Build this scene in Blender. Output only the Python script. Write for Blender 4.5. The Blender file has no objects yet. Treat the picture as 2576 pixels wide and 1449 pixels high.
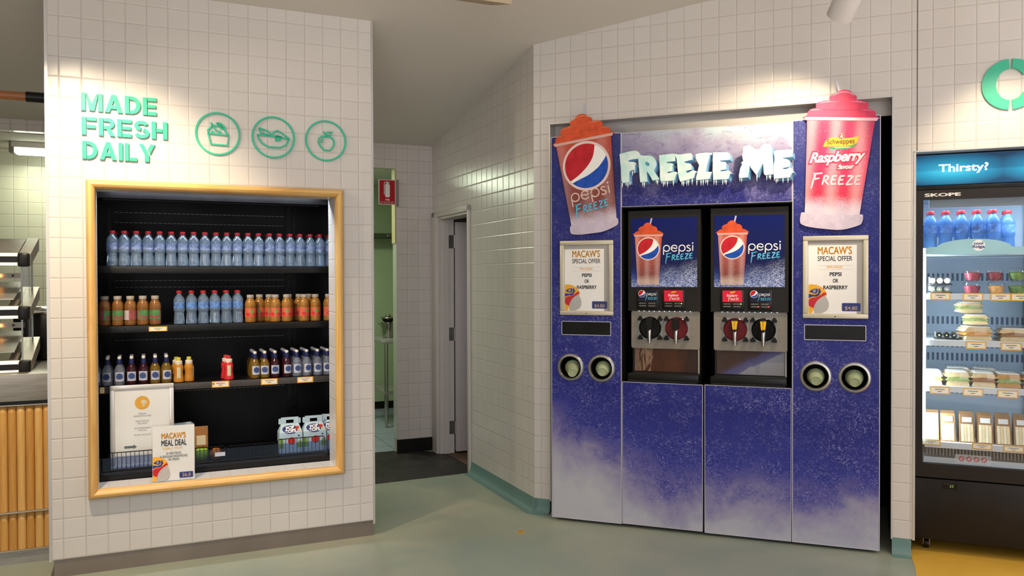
import bpy, bmesh, math, random
from mathutils import Matrix, Vector
sc = bpy.context.scene
COL = sc.collection
R = math.radians
# ------------------------------------------------------------------ camera
cam_d = bpy.data.cameras.new('camera'); cam = bpy.data.objects.new('camera', cam_d); COL.objects.link(cam)
cam_d.sensor_width = 36.0; cam_d.lens = 28.781; cam_d.clip_start = 0.02; cam_d.clip_end = 80
cr = Vector((0.9999955, -0.00003996, -0.00301546)); cu = Vector((0.00301572, 0.01324955, 0.99990767)); cf = Vector((0.0, 0.9999122, -0.0132496))
cam.matrix_world = Matrix(((cr.x, cu.x, -cf.x, 0.0), (cr.y, cu.y, -cf.y, 0.0), (cr.z, cu.z, -cf.z, 1.49), (0, 0, 0, 1)))
sc.camera = cam
# ------------------------------------------------------------------ colour management, daylight from the open front
sc.view_settings.view_transform = 'Standard'; sc.view_settings.look = 'None'
sc.view_settings.gamma = 1.0; sc.view_settings.exposure = 0.0; sc.view_settings.use_curve_mapping = False
w = bpy.data.worlds.new('daylight'); sc.world = w; w.use_nodes = True
wb = w.node_tree.nodes['Background']; wb.inputs[1].default_value = 1.0
_wt = w.node_tree; _co = _wt.nodes.new('ShaderNodeTexCoord'); _sx = _wt.nodes.new('ShaderNodeSeparateXYZ'); _mr = _wt.nodes.new('ShaderNodeMapRange'); _rp = _wt.nodes.new('ShaderNodeValToRGB')
_wt.links.new(_co.outputs['Generated'], _sx.inputs[0]); _wt.links.new(_sx.outputs[2], _mr.inputs[0]); _mr.inputs[1].default_value = -0.6; _mr.inputs[2].default_value = 0.6; _wt.links.new(_mr.outputs[0], _rp.inputs[0]); 
def _wm(op, a, b, c=None):
    n = _wt.nodes.new('ShaderNodeMath'); n.operation = op
    for i, v in enumerate((a, b)):
        if isinstance(v, (int, float)): n.inputs[i].default_value = v
        else: _wt.links.new(v, n.inputs[i])
    return n.outputs[0]
# bright upright strip added behind the camera to put highlights on the bottles
_ax = _wm('LESS_THAN', _wm('ABSOLUTE', _wm('SUBTRACT', _sx.outputs[0], 0.045), 0), 0.20); _ay = _wm('LESS_THAN', _sx.outputs[1], -0.4); _az = _wm('LESS_THAN', _wm('ABSOLUTE', _wm('SUBTRACT', _sx.outputs[2], 0.08), 0), 0.24)
_mk = _wm('MULTIPLY', _wm('MULTIPLY', _ax, _ay), _az); _mx = _wt.nodes.new('ShaderNodeMix'); _mx.data_type = 'RGBA'; _wt.links.new(_mk, _mx.inputs[0]); _wt.links.new(_rp.outputs[0], _mx.inputs[6]); _mx.inputs[7].default_value = (3.4, 3.4, 3.6, 1)
_wt.links.new(_mx.outputs[2], wb.inputs[0])
_el = _rp.color_ramp.elements          # bright paving below, trees and buildings at eye level, bright sky above
while len(_el) < 5: _el.new(0.5)
for _e, (_p, _c) in zip(_el, [(0.0, (4.7, 4.45, 4.32, 1)), (0.30, (3.5, 3.33, 3.25, 1)), (0.42, (0.20, 0.19, 0.18, 1)), (0.60, (0.22, 0.21, 0.20, 1)), (0.74, (1.5, 1.48, 1.54, 1))]): _e.position = _p; _e.color = _c
# ------------------------------------------------------------------ frames: x along the surface, y into it, z up
def frame(o, deg): return Matrix.Translation(Vector((o[0], o[1], 0))) @ Matrix.Rotation(R(deg), 4, 'Z')
oL = (-0.79893, 4.71179); oM = (0.13976, 5.17971); oC = (0.23994, 5.00951); oB = (-0.68518, 7.05641)
FR = {'W': Matrix.Identity(4), 'L': frame(oL, 24.198), 'M': frame(oM, -23.0005), 'C': frame(oC, -20.506),
      'H': frame(oM, -66.271), 'B': frame(oB, 24.198)}
def W(fr, x, y, z): return FR[fr] @ Vector((x, y, z))
def spot(name, loc, target, energy, col, size, blend, rad=0.03):
    d = bpy.data.lights.new(name, 'SPOT'); d.energy = energy; d.color = col; d.spot_size = R(size); d.spot_blend = blend; d.shadow_soft_size = rad
    o = bpy.data.objects.new(name, d); COL.objects.link(o)
    o.location = loc; o.rotation_euler = (Vector(target) - Vector(loc)).to_track_quat('-Z', 'Y').to_euler(); return o
def area(name, loc, target, energy, col, sx, sy):
    d = bpy.data.lights.new(name, 'AREA'); d.shape = 'RECTANGLE'; d.size = sx; d.size_y = sy; d.energy = energy; d.color = col
    o = bpy.data.objects.new(name, d); COL.objects.link(o)
    o.location = loc; o.rotation_euler = (Vector(target) - Vector(loc)).to_track_quat('-Z', 'Y').to_euler(); return o
def point(name, loc, energy, col, rad=0.05):
    d = bpy.data.lights.new(name, 'POINT'); d.energy = energy; d.color = col; d.shadow_soft_size = rad
    o = bpy.data.objects.new(name, d); COL.objects.link(o); o.location = loc; return o
WARM = (1.0, 0.82, 0.57)
SPOT_M = W('M', 1.80, -0.66, 2.70); SPOT_C = W('M', 2.57, -0.63, 2.715); SPOT_L = W('L', -1.645, -1.10, 2.875); SPOT_H = (-2.64, 3.0, 3.05)
spot('spot_machine', SPOT_M, W('M', 1.38, 0, 2.0), 84, WARM, 78, 0.8)
spot('spot_fridge', SPOT_C, W('M', 2.60, 0, 1.85), 46, WARM, 76, 0.8)
spot('spot_kiosk', SPOT_L, W('L', -1.36, 0, 1.60), 215, WARM, 68, 0.7)
spot('spot_hall', SPOT_H, (0.55, 5.0, 0.7), 70, (1.0, 0.86, 0.66), 62, 0.6, 0.04)
# ------------------------------------------------------------------ helpers: colour, nodes, materials
def hx(s, a=1.0):
    s = s.lstrip('#'); v = [int(s[i:i+2], 16) / 255 for i in (0, 2, 4)]
    return tuple((c / 12.92 if c <= 0.04045 else ((c + 0.055) / 1.055) ** 2.4) for c in v) + (a,)
def node(nt, t, ins=None, **props):
    n = nt.nodes.new(t)
    for k, v in props.items(): setattr(n, k, v)
    for k, v in (ins or {}).items():
        if isinstance(v, bpy.types.NodeSocket): nt.links.new(v, n.inputs[k])
        else: n.inputs[k].default_value = v
    return n
def mth(nt, op, a, b=None, c=None):
    ins = {0: a}
    if b is not None: ins[1] = b
    if c is not None: ins[2] = c
    return node(nt, 'ShaderNodeMath', ins, operation=op).outputs[0]
def mixc(nt, f, a, b, bt='MIX'):
    return node(nt, 'ShaderNodeMix', {0: f, 6: a, 7: b}, data_type='RGBA', blend_type=bt).outputs[2]
def ramp(nt, f, stops, interp='LINEAR'):
    n = node(nt, 'ShaderNodeValToRGB', {0: f}); n.color_ramp.interpolation = interp
    el = n.color_ramp.elements
    while len(el) < len(stops): el.new(0.5)
    for e, (p, c) in zip(el, stops): e.position = p; e.color = c
    return n.outputs[0]
def mrange(nt, v, a, b, c=0.0, d=1.0, kind='SMOOTHSTEP'):
    return node(nt, 'ShaderNodeMapRange', {0: v, 1: a, 2: b, 3: c, 4: d}, interpolation_type=kind).outputs[0]
def noise(nt, co, scale, detail=3, rough=0.5, dist=0.0):
    return node(nt, 'ShaderNodeTexNoise', {'Vector': co, 'Scale': scale, 'Detail': detail, 'Roughness': rough, 'Distortion': dist}).outputs[0]
def newmat(name):
    m = bpy.data.materials.new(name); m.use_nodes = True; nt = m.node_tree
    return m, nt, nt.nodes['Principled BSDF']
def objco(nt): return node(nt, 'ShaderNodeTexCoord').outputs['Object']
def sepxyz(nt, co): return node(nt, 'ShaderNodeSeparateXYZ', {0: co}).outputs
def scaled(nt, co, s): return node(nt, 'ShaderNodeMapping', {0: co, 3: s}).outputs[0]
_M = {}
def mat(name, col, rough=0.5, metal=0.0, var=0.0, vscale=6.0, spec=0.32, emit=None, es=0.0, trans=0.0, ior=1.45, alpha=1.0, coat=0.0, bump=0.0, bscale=200.0, stretch=None):
    if name in _M: return _M[name]
    m, nt, p = newmat(name); c = hx(col) if isinstance(col, str) else col
    p.inputs['Base Color'].default_value = c; p.inputs['Roughness'].default_value = rough; p.inputs['Metallic'].default_value = metal
    p.inputs['Specular IOR Level'].default_value = spec; p.inputs['Transmission Weight'].default_value = trans; p.inputs['IOR'].default_value = ior
    p.inputs['Alpha'].default_value = alpha; p.inputs['Coat Weight'].default_value = coat
    if var > 0:
        co = objco(nt)
        if stretch: co = scaled(nt, co, stretch)
        f = noise(nt, co, vscale, 4, 0.6)
        lo = tuple(x * (1 - var) for x in c[:3]) + (1,); hi = tuple(min(1, x * (1 + var)) for x in c[:3]) + (1,)
        nt.links.new(ramp(nt, f, [(0.3, lo), (0.7, hi)]), p.inputs['Base Color'])
        nt.links.new(mrange(nt, f, 0.3, 0.7, max(0.02, rough * (1 - var)), min(1, rough * (1 + var))), p.inputs['Roughness'])
    if bump > 0:
        b = node(nt, 'ShaderNodeBump', {'Height': noise(nt, objco(nt), bscale, 2), 'Strength': bump, 'Distance': 0.002}); nt.links.new(b.outputs[0], p.inputs['Normal'])
    if emit:
        p.inputs['Emission Color'].default_value = hx(emit) if isinstance(emit, str) else emit; p.inputs['Emission Strength'].default_value = es
    _M[name] = m; return m
def tile_mat(name, ax, pu, pv, col='#d1cac4', grout='#b6aba2', T=0.1, rough=0.26):
    m, nt, p = newmat(name); s = sepxyz(nt, objco(nt)); u = s[ax[0]]; v = s[ax[1]]
    U = mth(nt, 'DIVIDE', mth(nt, 'SUBTRACT', u, pu), T); V = mth(nt, 'DIVIDE', mth(nt, 'SUBTRACT', v, pv), T)
    def edge(q): return mth(nt, 'SUBTRACT', 0.5, mth(nt, 'ABSOLUTE', mth(nt, 'SUBTRACT', mth(nt, 'FRACT', q), 0.5)))
    d = mth(nt, 'MINIMUM', edge(U), edge(V))
    g = mrange(nt, d, 0.008, 0.022); h = mrange(nt, d, 0.004, 0.06)
    cell = node(nt, 'ShaderNodeCombineXYZ', {0: mth(nt, 'FLOOR', U), 1: mth(nt, 'FLOOR', V)}).outputs[0]
    rnd = node(nt, 'ShaderNodeTexWhiteNoise', {0: cell}, noise_dimensions='3D').outputs[0]
    c = hx(col); c2 = tuple(x * 0.965 for x in c[:3]) + (1,)
    nt.links.new(mixc(nt, g, hx(grout), mixc(nt, rnd, c, c2)), p.inputs['Base Color'])
    nt.links.new(mrange(nt, g, 0, 1, 0.6, rough), p.inputs['Roughness'])
    hh = mth(nt, 'ADD', h, mth(nt, 'MULTIPLY', noise(nt, objco(nt), 9.0, 2), 0.35))
    b = node(nt, 'ShaderNodeBump', {'Height': hh, 'Strength': 0.55, 'Distance': 0.0022}); nt.links.new(b.outputs[0], p.inputs['Normal'])
    return m
def timber(name, axis, base='#c8954f', dark='#a8743a', light='#dbb06c', rough=0.38):
    m, nt, p = newmat(name); st = [9.0, 9.0, 9.0]; st[axis] = 0.9
    co = scaled(nt, objco(nt), tuple(st)); f = noise(nt, co, 2.2, 5, 0.6, 1.2); f2 = noise(nt, co, 14.0, 3, 0.5)
    c = ramp(nt, f, [(0.25, hx(dark)), (0.5, hx(base)), (0.75, hx(light))])
    nt.links.new(mixc(nt, mth(nt, 'MULTIPLY', f2, 0.35), c, hx(dark)), p.inputs['Base Color']); p.inputs['Roughness'].default_value = rough
    return m
# ------------------------------------------------------------------ helpers: mesh building
class MB:
    def __init__(s): s.bm = bmesh.new()
    def _add(s, vs, fs, m=0, smooth=False):
        v = [s.bm.verts.new(q) for q in vs]
        out = []
        for f in fs:
            try:
                F = s.bm.faces.new([v[i] for i in f]); F.material_index = m; F.smooth = smooth; out.append(F)
            except ValueError: pass
        return v, out
    def box(s, x0, x1, y0, y1, z0, z1, m=0, bev=0.0, seg=2):
        vs = [(x, y, z) for x in (x0, x1) for y in (y0, y1) for z in (z0, z1)]
        fs = [(0, 1, 3, 2), (4, 6, 7, 5), (0, 4, 5, 1), (2, 3, 7, 6), (0, 2, 6, 4), (1, 5, 7, 3)]
        v, F = s._add(vs, fs, m)
        if bev > 0:
            es = list({e for f in F for e in f.edges}); r = bmesh.ops.bevel(s.bm, geom=es, offset=bev, segments=seg, affect='EDGES', profile=0.5)
            for f in r['faces']: f.smooth = True; f.material_index = m
        return s
    def prism(s, pts, y0, y1, m=0, ms=None, sh=(0, 0), smooth=False):
        n = len(pts); a = [(x, y0, z) for x, z in pts]; b = [(x + sh[0], y1, z + sh[1]) for x, z in pts]
        s._add(a + b, [tuple(range(n))[::-1], tuple(range(n, 2 * n))], m)
        vs = a + b; s._add(vs, [(i, (i + 1) % n, n + (i + 1) % n, n + i) for i in range(n)], m if ms is None else ms, smooth)
        return s
    def prismX(s, pts, x0, x1, m=0):                       # profile given as (y, z), extruded along x
        n = len(pts); vs = [(x0, y, z) for y, z in pts] + [(x1, y, z) for y, z in pts]
        s._add(vs, [tuple(range(n))[::-1], tuple(range(n, 2 * n))] + [(i, (i + 1) % n, n + (i + 1) % n, n + i) for i in range(n)], m); return s
    def face(s, pts, m=0): s._add(pts, [tuple(range(len(pts)))], m); return s
    def flat(s, pts, y=0.0, m=0): return s.face([(x, y, z) for x, z in pts], m)
    def lathe(s, prof, n=20, c=(0, 0, 0), m=0, axis='z', smooth=True, caps=True):
        rings = []
        for r, z in prof:
            ring = []
            for i in range(n):
                a = 2 * math.pi * i / n; x, y = r * math.cos(a), r * math.sin(a)
                if axis == 'z': q = (c[0] + x, c[1] + y, c[2] + z)
                elif axis == 'y': q = (c[0] + x, c[1] + z, c[2] + y)
                else: q = (c[0] + z, c[1] + x, c[2] + y)
                ring.append(s.bm.verts.new(q))
            rings.append(ring)
        for A, B in zip(rings, rings[1:]):
            for i in range(n):
                F = s.bm.faces.new((A[i], A[(i + 1) % n], B[(i + 1) % n], B[i])); F.smooth = smooth; F.material_index = m
        for ring in ((rings[0], rings[-1]) if caps else ()):
            F = s.bm.faces.new(ring); F.material_index = m
        return s
    def tube(s, pts, r, n=8, m=0):
        P = [Vector(p) for p in pts]; rings = []
        for i, p in enumerate(P):
            t = (P[min(i + 1, len(P) - 1)] - P[max(i - 1, 0)]).normalized()
            a = t.orthogonal().normalized() if i == 0 else (rings[-1][1] - t * rings[-1][1].dot(t)).normalized()
            b = t.cross(a); rr = r if not isinstance(r, (list, tuple)) else r[i]
            rings.append(([s.bm.verts.new(p + (a * math.cos(2 * math.pi * k / n) + b * math.sin(2 * math.pi * k / n)) * rr) for k in range(n)], a))
        for (A, _), (B, _) in zip(rings, rings[1:]):
            for k in range(n):
                F = s.bm.faces.new((A[k], A[(k + 1) % n], B[(k + 1) % n], B[k])); F.smooth = True; F.material_index = m
        for ring in (rings[0][0], rings[-1][0]):
            F = s.bm.faces.new(ring); F.material_index = m
        return s
    def ring(s, cx, cz, r0, r1, y0, y1, n=40, m=0, el=1.0):
        vs = []
        for r, y in ((r0, y0), (r1, y0), (r1, y1), (r0, y1)):
            vs += [(cx + r * math.cos(2 * math.pi * i / n), y, cz + el * r * math.sin(2 * math.pi * i / n)) for i in range(n)]
        fs = []
        for k in range(4):
            k2 = (k + 1) % 4; fs += [(k * n + i, k * n + (i + 1) % n, k2 * n + (i + 1) % n, k2 * n + i) for i in range(n)]
        s._add(vs, fs, m); return s
    def ribbon(s, pts, wd, y0, y1, m=0, closed=False):     # flat stroke along a polyline in the xz plane
        n = len(pts); L = []; Rr = []
        for i in range(n):
            if closed: a, b = pts[(i - 1) % n], pts[(i + 1) % n]
            else: a, b = pts[max(i - 1, 0)], pts[min(i + 1, n - 1)]
            dx, dz = b[0] - a[0], b[1] - a[1]; l = math.hypot(dx, dz) or 1; nx, nz = -dz / l, dx / l
            w_ = (wd if not callable(wd) else wd(i / max(1, n - 1))) / 2
            L.append((pts[i][0] + nx * w_, pts[i][1] + nz * w_)); Rr.append((pts[i][0] - nx * w_, pts[i][1] - nz * w_))
        k = n if closed else n - 1
        for i in range(k):
            j = (i + 1) % n; q = [L[i], L[j], Rr[j], Rr[i]]
            a = [(x, y0, z) for x, z in q]; b = [(x, y1, z) for x, z in q]
            fs = [(0, 1, 2, 3), (4, 7, 6, 5), (0, 4, 5, 1), (2, 6, 7, 3)] if y1 != y0 else [(0, 1, 2, 3)]
            if y1 != y0 and not closed and i == 0: fs.append((0, 3, 7, 4))
            if y1 != y0 and not closed and i == k - 1: fs.append((1, 5, 6, 2))
            s._add(a + b if y1 != y0 else a, fs, m)
        return s
    def xf(s, M): bmesh.ops.transform(s.bm, matrix=M, verts=s.bm.verts); return s
    def mesh(s, name, mats, fix=True, sharp=35):
        if fix: bmesh.ops.recalc_face_normals(s.bm, faces=s.bm.faces)
        me = bpy.data.meshes.new(name); s.bm.to_mesh(me); s.bm.free()
        for m_ in (mats if isinstance(mats, (list, tuple)) else [mats]): me.materials.append(m_)
        if any(p.use_smooth for p in me.polygons): me.set_sharp_from_angle(angle=R(sharp))
        return me
def link(name, me, parent=None, fr='W', loc=(0, 0, 0), rz=0.0, rx=0.0):
    o = bpy.data.objects.new(name, me); COL.objects.link(o)
    M = Matrix.Translation(Vector(loc)) @ Matrix.Rotation(rz, 4, 'Z') @ Matrix.Rotation(rx, 4, 'X')
    if parent is not None: o.parent = parent; o.matrix_basis = M
    else: o.matrix_basis = FR[fr] @ M
    return o
def tag(o, label, cat, group=None):
    o['label'] = label; o['category'] = cat
    if group: o['group'] = group
    return o
def thing(name, label, cat, fr='W', loc=(0, 0, 0), rz=0.0, group=None, rx=0.0): return tag(link(name, None, None, fr, loc, rz, rx), label, cat, group)
def single(name, mb, mats, label, cat, fr='W', loc=(0, 0, 0), rz=0.0, group=None, rx=0.0): return tag(link(name, mb.mesh(name, mats) if isinstance(mb, MB) else mb, None, fr, loc, rz, rx), label, cat, group)
def part(name, mb, mats, parent, label=None, loc=(0, 0, 0), rz=0.0, fix=True):
    o = link(name, mb.mesh(name, mats, fix) if isinstance(mb, MB) else mb, parent, loc=loc, rz=rz)
    if label: o['label'] = label
    return o
def struct(name, mb, mats, fr='W', parent=None):
    o = link(name, mb.mesh(name, mats), parent, fr)
    if parent is None: o['kind'] = 'structure'
    return o
def dup(root, fr, loc, rz, label, group=None):
    r = root.copy(); COL.objects.link(r); r.matrix_basis = FR[fr] @ Matrix.Translation(Vector(loc)) @ Matrix.Rotation(rz, 4, 'Z'); r['label'] = label
    if group: r['group'] = group
    for ch in list(root.children):
        c = ch.copy(); COL.objects.link(c); c.parent = r
        for g in list(ch.children):
            d = g.copy(); COL.objects.link(d); d.parent = c
    return r
def arc(cx, cz, r, a0, a1, n=16, el=1.0): return [(cx + r * math.cos(R(a0 + (a1 - a0) * i / n)), cz + el * r * math.sin(R(a0 + (a1 - a0) * i / n))) for i in range(n + 1)]
def text_mesh(name, body, m, w=None, h=None, cx=0.0, cz=0.0, y=0.0, bold=0.0, shear=0.0, rot=0.0, align='c', spacing=1.0, line=1.0, depth=0.0):
    fat = bold if (bold and any(c in body for c in 'MWNK')) else 0.0      # letters with sharp joints are thickened by overprinting
    cu_ = bpy.data.curves.new(name, 'FONT'); cu_.body = body; cu_.size = 1.0; cu_.offset = 0.0 if fat else bold; cu_.shear = shear; cu_.align_x = 'CENTER' if align == 'c' else 'LEFT'
    cu_.space_character = spacing; cu_.space_line = line; cu_.resolution_u = 4; cu_.extrude = 0.0
    o = bpy.data.objects.new(name, cu_); me = bpy.data.meshes.new_from_object(o); bpy.data.objects.remove(o); bpy.data.curves.remove(cu_)
    xs = [v.co.x for v in me.vertices]; zs = [v.co.y for v in me.vertices]
    x0, x1, z0, z1 = min(xs), max(xs), min(zs), max(zs)
    sx = (w / (x1 - x0)) if w else None; sz = (h / (z1 - z0)) if h else None
    sx = sx or sz; sz = sz or sx
    if fat:
        bm = bmesh.new(); bm.from_mesh(me); g0 = list(bm.verts) + list(bm.edges) + list(bm.faces)
        for dx, dy in ((fat, 0), (-fat, 0), (0, fat * 0.6), (0, -fat * 0.6)):
            r = bmesh.ops.duplicate(bm, geom=g0); bmesh.ops.translate(bm, vec=(dx, dy, 0), verts=[q for q in r['geom'] if isinstance(q, bmesh.types.BMVert)])
        bm.to_mesh(me); bm.free()
    ca, sa = math.cos(R(rot)), math.sin(R(rot))
    for v in me.vertices:
        x = (v.co.x - (x0 + x1) / 2) * sx if align == 'c' else (v.co.x - x0) * sx; z = (v.co.y - (z0 + z1) / 2) * sz
        v.co = (cx + x * ca - z * sa, y, cz + x * sa + z * ca)
    me.materials.clear(); me.materials.append(m)
    if depth > 0:
        bm = bmesh.new(); bm.from_mesh(me); r = bmesh.ops.extrude_face_region(bm, geom=list(bm.faces))
        bmesh.ops.translate(bm, vec=(0, depth, 0), verts=[g for g in r['geom'] if isinstance(g, bmesh.types.BMVert)])
        bmesh.ops.recalc_face_normals(bm, faces=bm.faces); bm.to_mesh(me); bm.free()
    me.name = name; return me
def txt(parent, name, body, m, **k): return link(name, text_mesh(name, body, m, **k), parent)
ORD = ['first', 'second', 'third', 'fourth', 'fifth', 'sixth', 'seventh', 'eighth', 'ninth', 'tenth', 'eleventh', 'twelfth', 'thirteenth', 'fourteenth', 'fifteenth', 'sixteenth',
       'seventeenth', 'eighteenth', 'nineteenth', 'twentieth', 'twenty-first', 'twenty-second', 'twenty-third', 'twenty-fourth']
# ------------------------------------------------------------------ shared materials
TEAL = mat('teal_acrylic', '#43b996', 0.35, var=0.05)
STEEL = mat('brushed_steel', '#a39f99', 0.32, 0.55, var=0.15, vscale=3.0, stretch=(2, 2, 40))
CHROME = mat('polished_metal', '#b9b5ae', 0.14, 1.0, var=0.05)
ALU = mat('silver_frame_metal', '#b9b3a6', 0.33, 0.6, var=0.06)
TRIM = mat('white_metal_trim', '#c9c4c0', 0.3, 0.5, var=0.04)
BLACK = mat('black_plastic', '#121110', 0.38, var=0.2)
BLACKM = mat('black_painted_metal', '#0d0c0d', 0.3, var=0.2, vscale=20)
DARKG = mat('dark_grey_plastic', '#23201d', 0.45, var=0.12)
WHITE = mat('white_plastic', '#dcd8d2', 0.4, var=0.03)
PAPER = mat('white_paper', '#f3eeea', 0.6, var=0.02)
INK = mat('dark_ink', '#2a2833', 0.6, var=0.05)
INKG = mat('grey_ink', '#6d6a6c', 0.6, var=0.05)
INKW = mat('white_ink', '#f1eeea', 0.5, var=0.03)
INKY = mat('amber_ink', '#edb03a', 0.55, var=0.05)
INKN = mat('navy_ink', '#2f3a78', 0.5, var=0.05)
INKR = mat('red_ink', '#c4242b', 0.5, var=0.08)
INKB = mat('blue_ink', '#2151b4', 0.45, var=0.15)
INKC = mat('cyan_ink', '#57b4d6', 0.5, var=0.2, vscale=30)
INKP = mat('pale_grey_ink', '#b9b4b1', 0.55, var=0.06)
REDCAP = mat('red_cap_plastic', '#981b24', 0.4, var=0.08)
GLASS, _nt, _p = newmat('clear_pane')
_tr = node(_nt, 'ShaderNodeBsdfTransparent', {0: (0.97, 0.98, 0.985, 1)}); _gl = node(_nt, 'ShaderNodeBsdfGlossy', {0: (1, 1, 1, 1), 'Roughness': 0.02})
_lw = node(_nt, 'ShaderNodeLayerWeight', {0: 0.5}); _fr = mth(_nt, 'ADD', mth(_nt, 'MULTIPLY', mth(_nt, 'POWER', _lw.outputs[1], 4.0), 0.7), 0.04); _mx = node(_nt, 'ShaderNodeMixShader', {0: _fr, 1: _tr.outputs[0], 2: _gl.outputs[0]})
_nt.links.new(_mx.outputs[0], _nt.nodes['Material Output'].inputs[0])
# ================================================================== the setting
T_L = tile_mat('wall_tile_kiosk', (0, 2), 0.02065, 0.09093)
T_M = tile_mat('wall_tile_machine', (0, 2), 0.04487, 0.0841)
T_H = tile_mat('wall_tile_hall', (0, 2), 0.0052, 0.0841)
T_B = tile_mat('wall_tile_far', (0, 2), -0.017, 0.0841)
T_S = tile_mat('wall_tile_servery', (0, 2), 0.042, 0.0060, '#cfccb8')
CEIL = mat('ceiling_paint', '#d6cfc7', 0.85, var=0.015, vscale=1.5)
def teal_floor():
    m, nt, p = newmat('teal_vinyl'); co = objco(nt)
    a = noise(nt, co, 1.3, 4, 0.6, 0.6); b = noise(nt, scaled(nt, co, (3, 14, 1)), 2.5, 5, 0.65); g = noise(nt, co, 160, 2)
    c = ramp(nt, a, [(0.3, hx('#8f9a8c')), (0.55, hx('#a1a592')), (0.75, hx('#afab97'))])
    c = mixc(nt, mrange(nt, b, 0.58, 0.75, 0, 0.35), c, hx('#b2b6a5')); c = mixc(nt, mrange(nt, g, 0.45, 0.7, 0, 0.12), c, hx('#5c6c66'))
    nt.links.new(c, p.inputs['Base Color']); nt.links.new(mrange(nt, a, 0.2, 0.8, 0.3, 0.45), p.inputs['Roughness']); p.inputs['Specular IOR Level'].default_value = 0.35
    return m
FLOOR = teal_floor()
COVE = mat('teal_cove_vinyl', '#6b8883', 0.4, var=0.08, vscale=3)
YELLOW = mat('yellow_vinyl', '#e0ae45', 0.4, var=0.06, vscale=2)
MATB = mat('black_safety_vinyl', '#2b2624', 0.55, var=0.45, vscale=3.5)
KTILE = tile_mat('kitchen_floor_tile', (0, 1), 0.0, 0.0, '#8f98a3', '#5d646b', 0.3, 0.3)
BROWN = mat('storeroom_floor', '#6b4e40', 0.6, var=0.2)
GREEN = mat('green_wall_paint', '#a0ae8c', 0.6, var=0.03)
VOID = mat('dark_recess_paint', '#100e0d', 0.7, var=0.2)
PAINT = mat('door_paint', '#c9c1bb', 0.45, var=0.02)
SKIRT = mat('taupe_metal_skirting', '#8a7f76', 0.35, 0.55, var=0.12, vscale=2.2, stretch=(1, 1, 0.3))
struct('floor', MB().box(-8, 8, -1.4, 11, -0.06, 0), FLOOR)
struct('floor_yellow', MB().prismX([(0.2, 0), (-3, 0), (-3, 0.0012), (0.2, 0.0012)], 2.16, 5.0).face([(2.154, 0.2, 0.0013), (2.1505, 0.02, 0.0013), (2.1675, -0.31, 0.0013), (2.30, -3, 0.0013), (2.4, -3, 0.0013), (2.4, 0.2, 0.0013)]), YELLOW, 'M')
struct('floor_niche', MB().box(2.165, 3.5, 0.02, 0.9, 0, 0.0016), YELLOW, 'M')
struct('floor_safety_strip', MB().prism([(0, 0)] * 3, 0, 0) if False else MB().face([(-1.085, -1.07, 0.003), (-1.145, 0.0, 0.003), (-1.145, 0.06, 0.003), (-1.86, 0.06, 0.003), (-2.15, -0.2, 0.003), (-2.15, -1.9, 0.003), (-1.085, -1.9, 0.003)]), MATB, 'H')
struct('floor_kitchen', MB().box(-1.6, 1.0, 0.09, 2.4, 0, 0.004), KTILE, 'B')
struct('floor_storeroom', MB().box(-1.99, -1.10, 0.06, 1.5, 0, 0.002), BROWN, 'H')
def cz(y): return 2.96 - 0.165 * y
cb = MB()
for (x0, x1, y0, y1) in ((-6, 7, -5.4, 2.1),):
    cb._add([(x, y, cz(y) + d) for d in (0, 0.06) for x in (x0, x1) for y in (y0, y1)], [(0, 1, 3, 2), (4, 6, 7, 5), (0, 4, 5, 1), (2, 3, 7, 6), (0, 2, 6, 4), (1, 5, 7, 3)])
struct('ceiling', cb, CEIL, 'L')
struct('ceiling_kitchen', MB().box(-5, 1.0, 0.1, 2.5, 2.53, 2.58), CEIL, 'B')
# wall with the kiosk window
def holed(mb, x0, x1, z0, z1, hx0, hx1, hz0, hz1, y0, y1):
    mb.box(x0, hx0, y0, y1, z0, z1); mb.box(hx1, x1, y0, y1, z0, z1); mb.box(hx0, hx1, y0, y1, z0, hz0); mb.box(hx0, hx1, y0, y1, hz1, z1); return mb
wl = holed(MB(), -1.63, 0.0, 0.09, 3.1, -1.425, -0.22, 0.42, 1.945, 0, 0.17)
wl.box(-0.05, 0.0, 0.17, 1.05, 0, 2.85); wl.box(-1.63, -1.58, 0.17, 1.05, 0, 2.85); wl.box(-1.63, 0, 1.05, 1.1, 0, 2.85)
struct('wall_left', wl, T_L, 'L')
struct('baseboard_left', MB().box(-1.622, -0.006, 0.008, 0.1, 0, 0.09), SKIRT, 'L')
struct('trim_1', MB().box(-1.642, -1.628, -0.004, 0.05, 0.085, 3.07), TRIM, 'L')
struct('trim_2', MB().box(-0.008, 0.004, -0.004, 0.05, 0.068, 2.97), TRIM, 'L')
TH = timber('pine_horizontal', 0, '#dcaf68', '#c48f4c', '#e8c384'); TV = timber('pine_vertical', 2, '#dcaf68', '#c48f4c', '#e8c384')
fm = MB()
prof = [(0, 0), (0, -0.022), (0.004, -0.036), (0.013, -0.046), (0.024, -0.048), (0.034, -0.043), (0.041, -0.032), (0.045, -0.018), (0.045, 0.0)]
fx0, fx1, fz0, fz1 = -1.4655, -0.1745, 0.380, 1.985
cor = [lambda d, y: (fx0 + d, y, fz0 + d), lambda d, y: (fx1 - d, y, fz0 + d), lambda d, y: (fx1 - d, y, fz1 - d), lambda d, y: (fx0 + d, y, fz1 - d)]
for k in range(4):
    a, b = cor[k], cor[(k + 1) % 4]; n = len(prof)
    fm._add([a(*p) for p in prof] + [b(*p) for p in prof], [(i, i + 1, n + i + 1, n + i) for i in range(n - 1)], k % 2, True)
struct('window_1', fm, [TH, TV], 'L')
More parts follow.
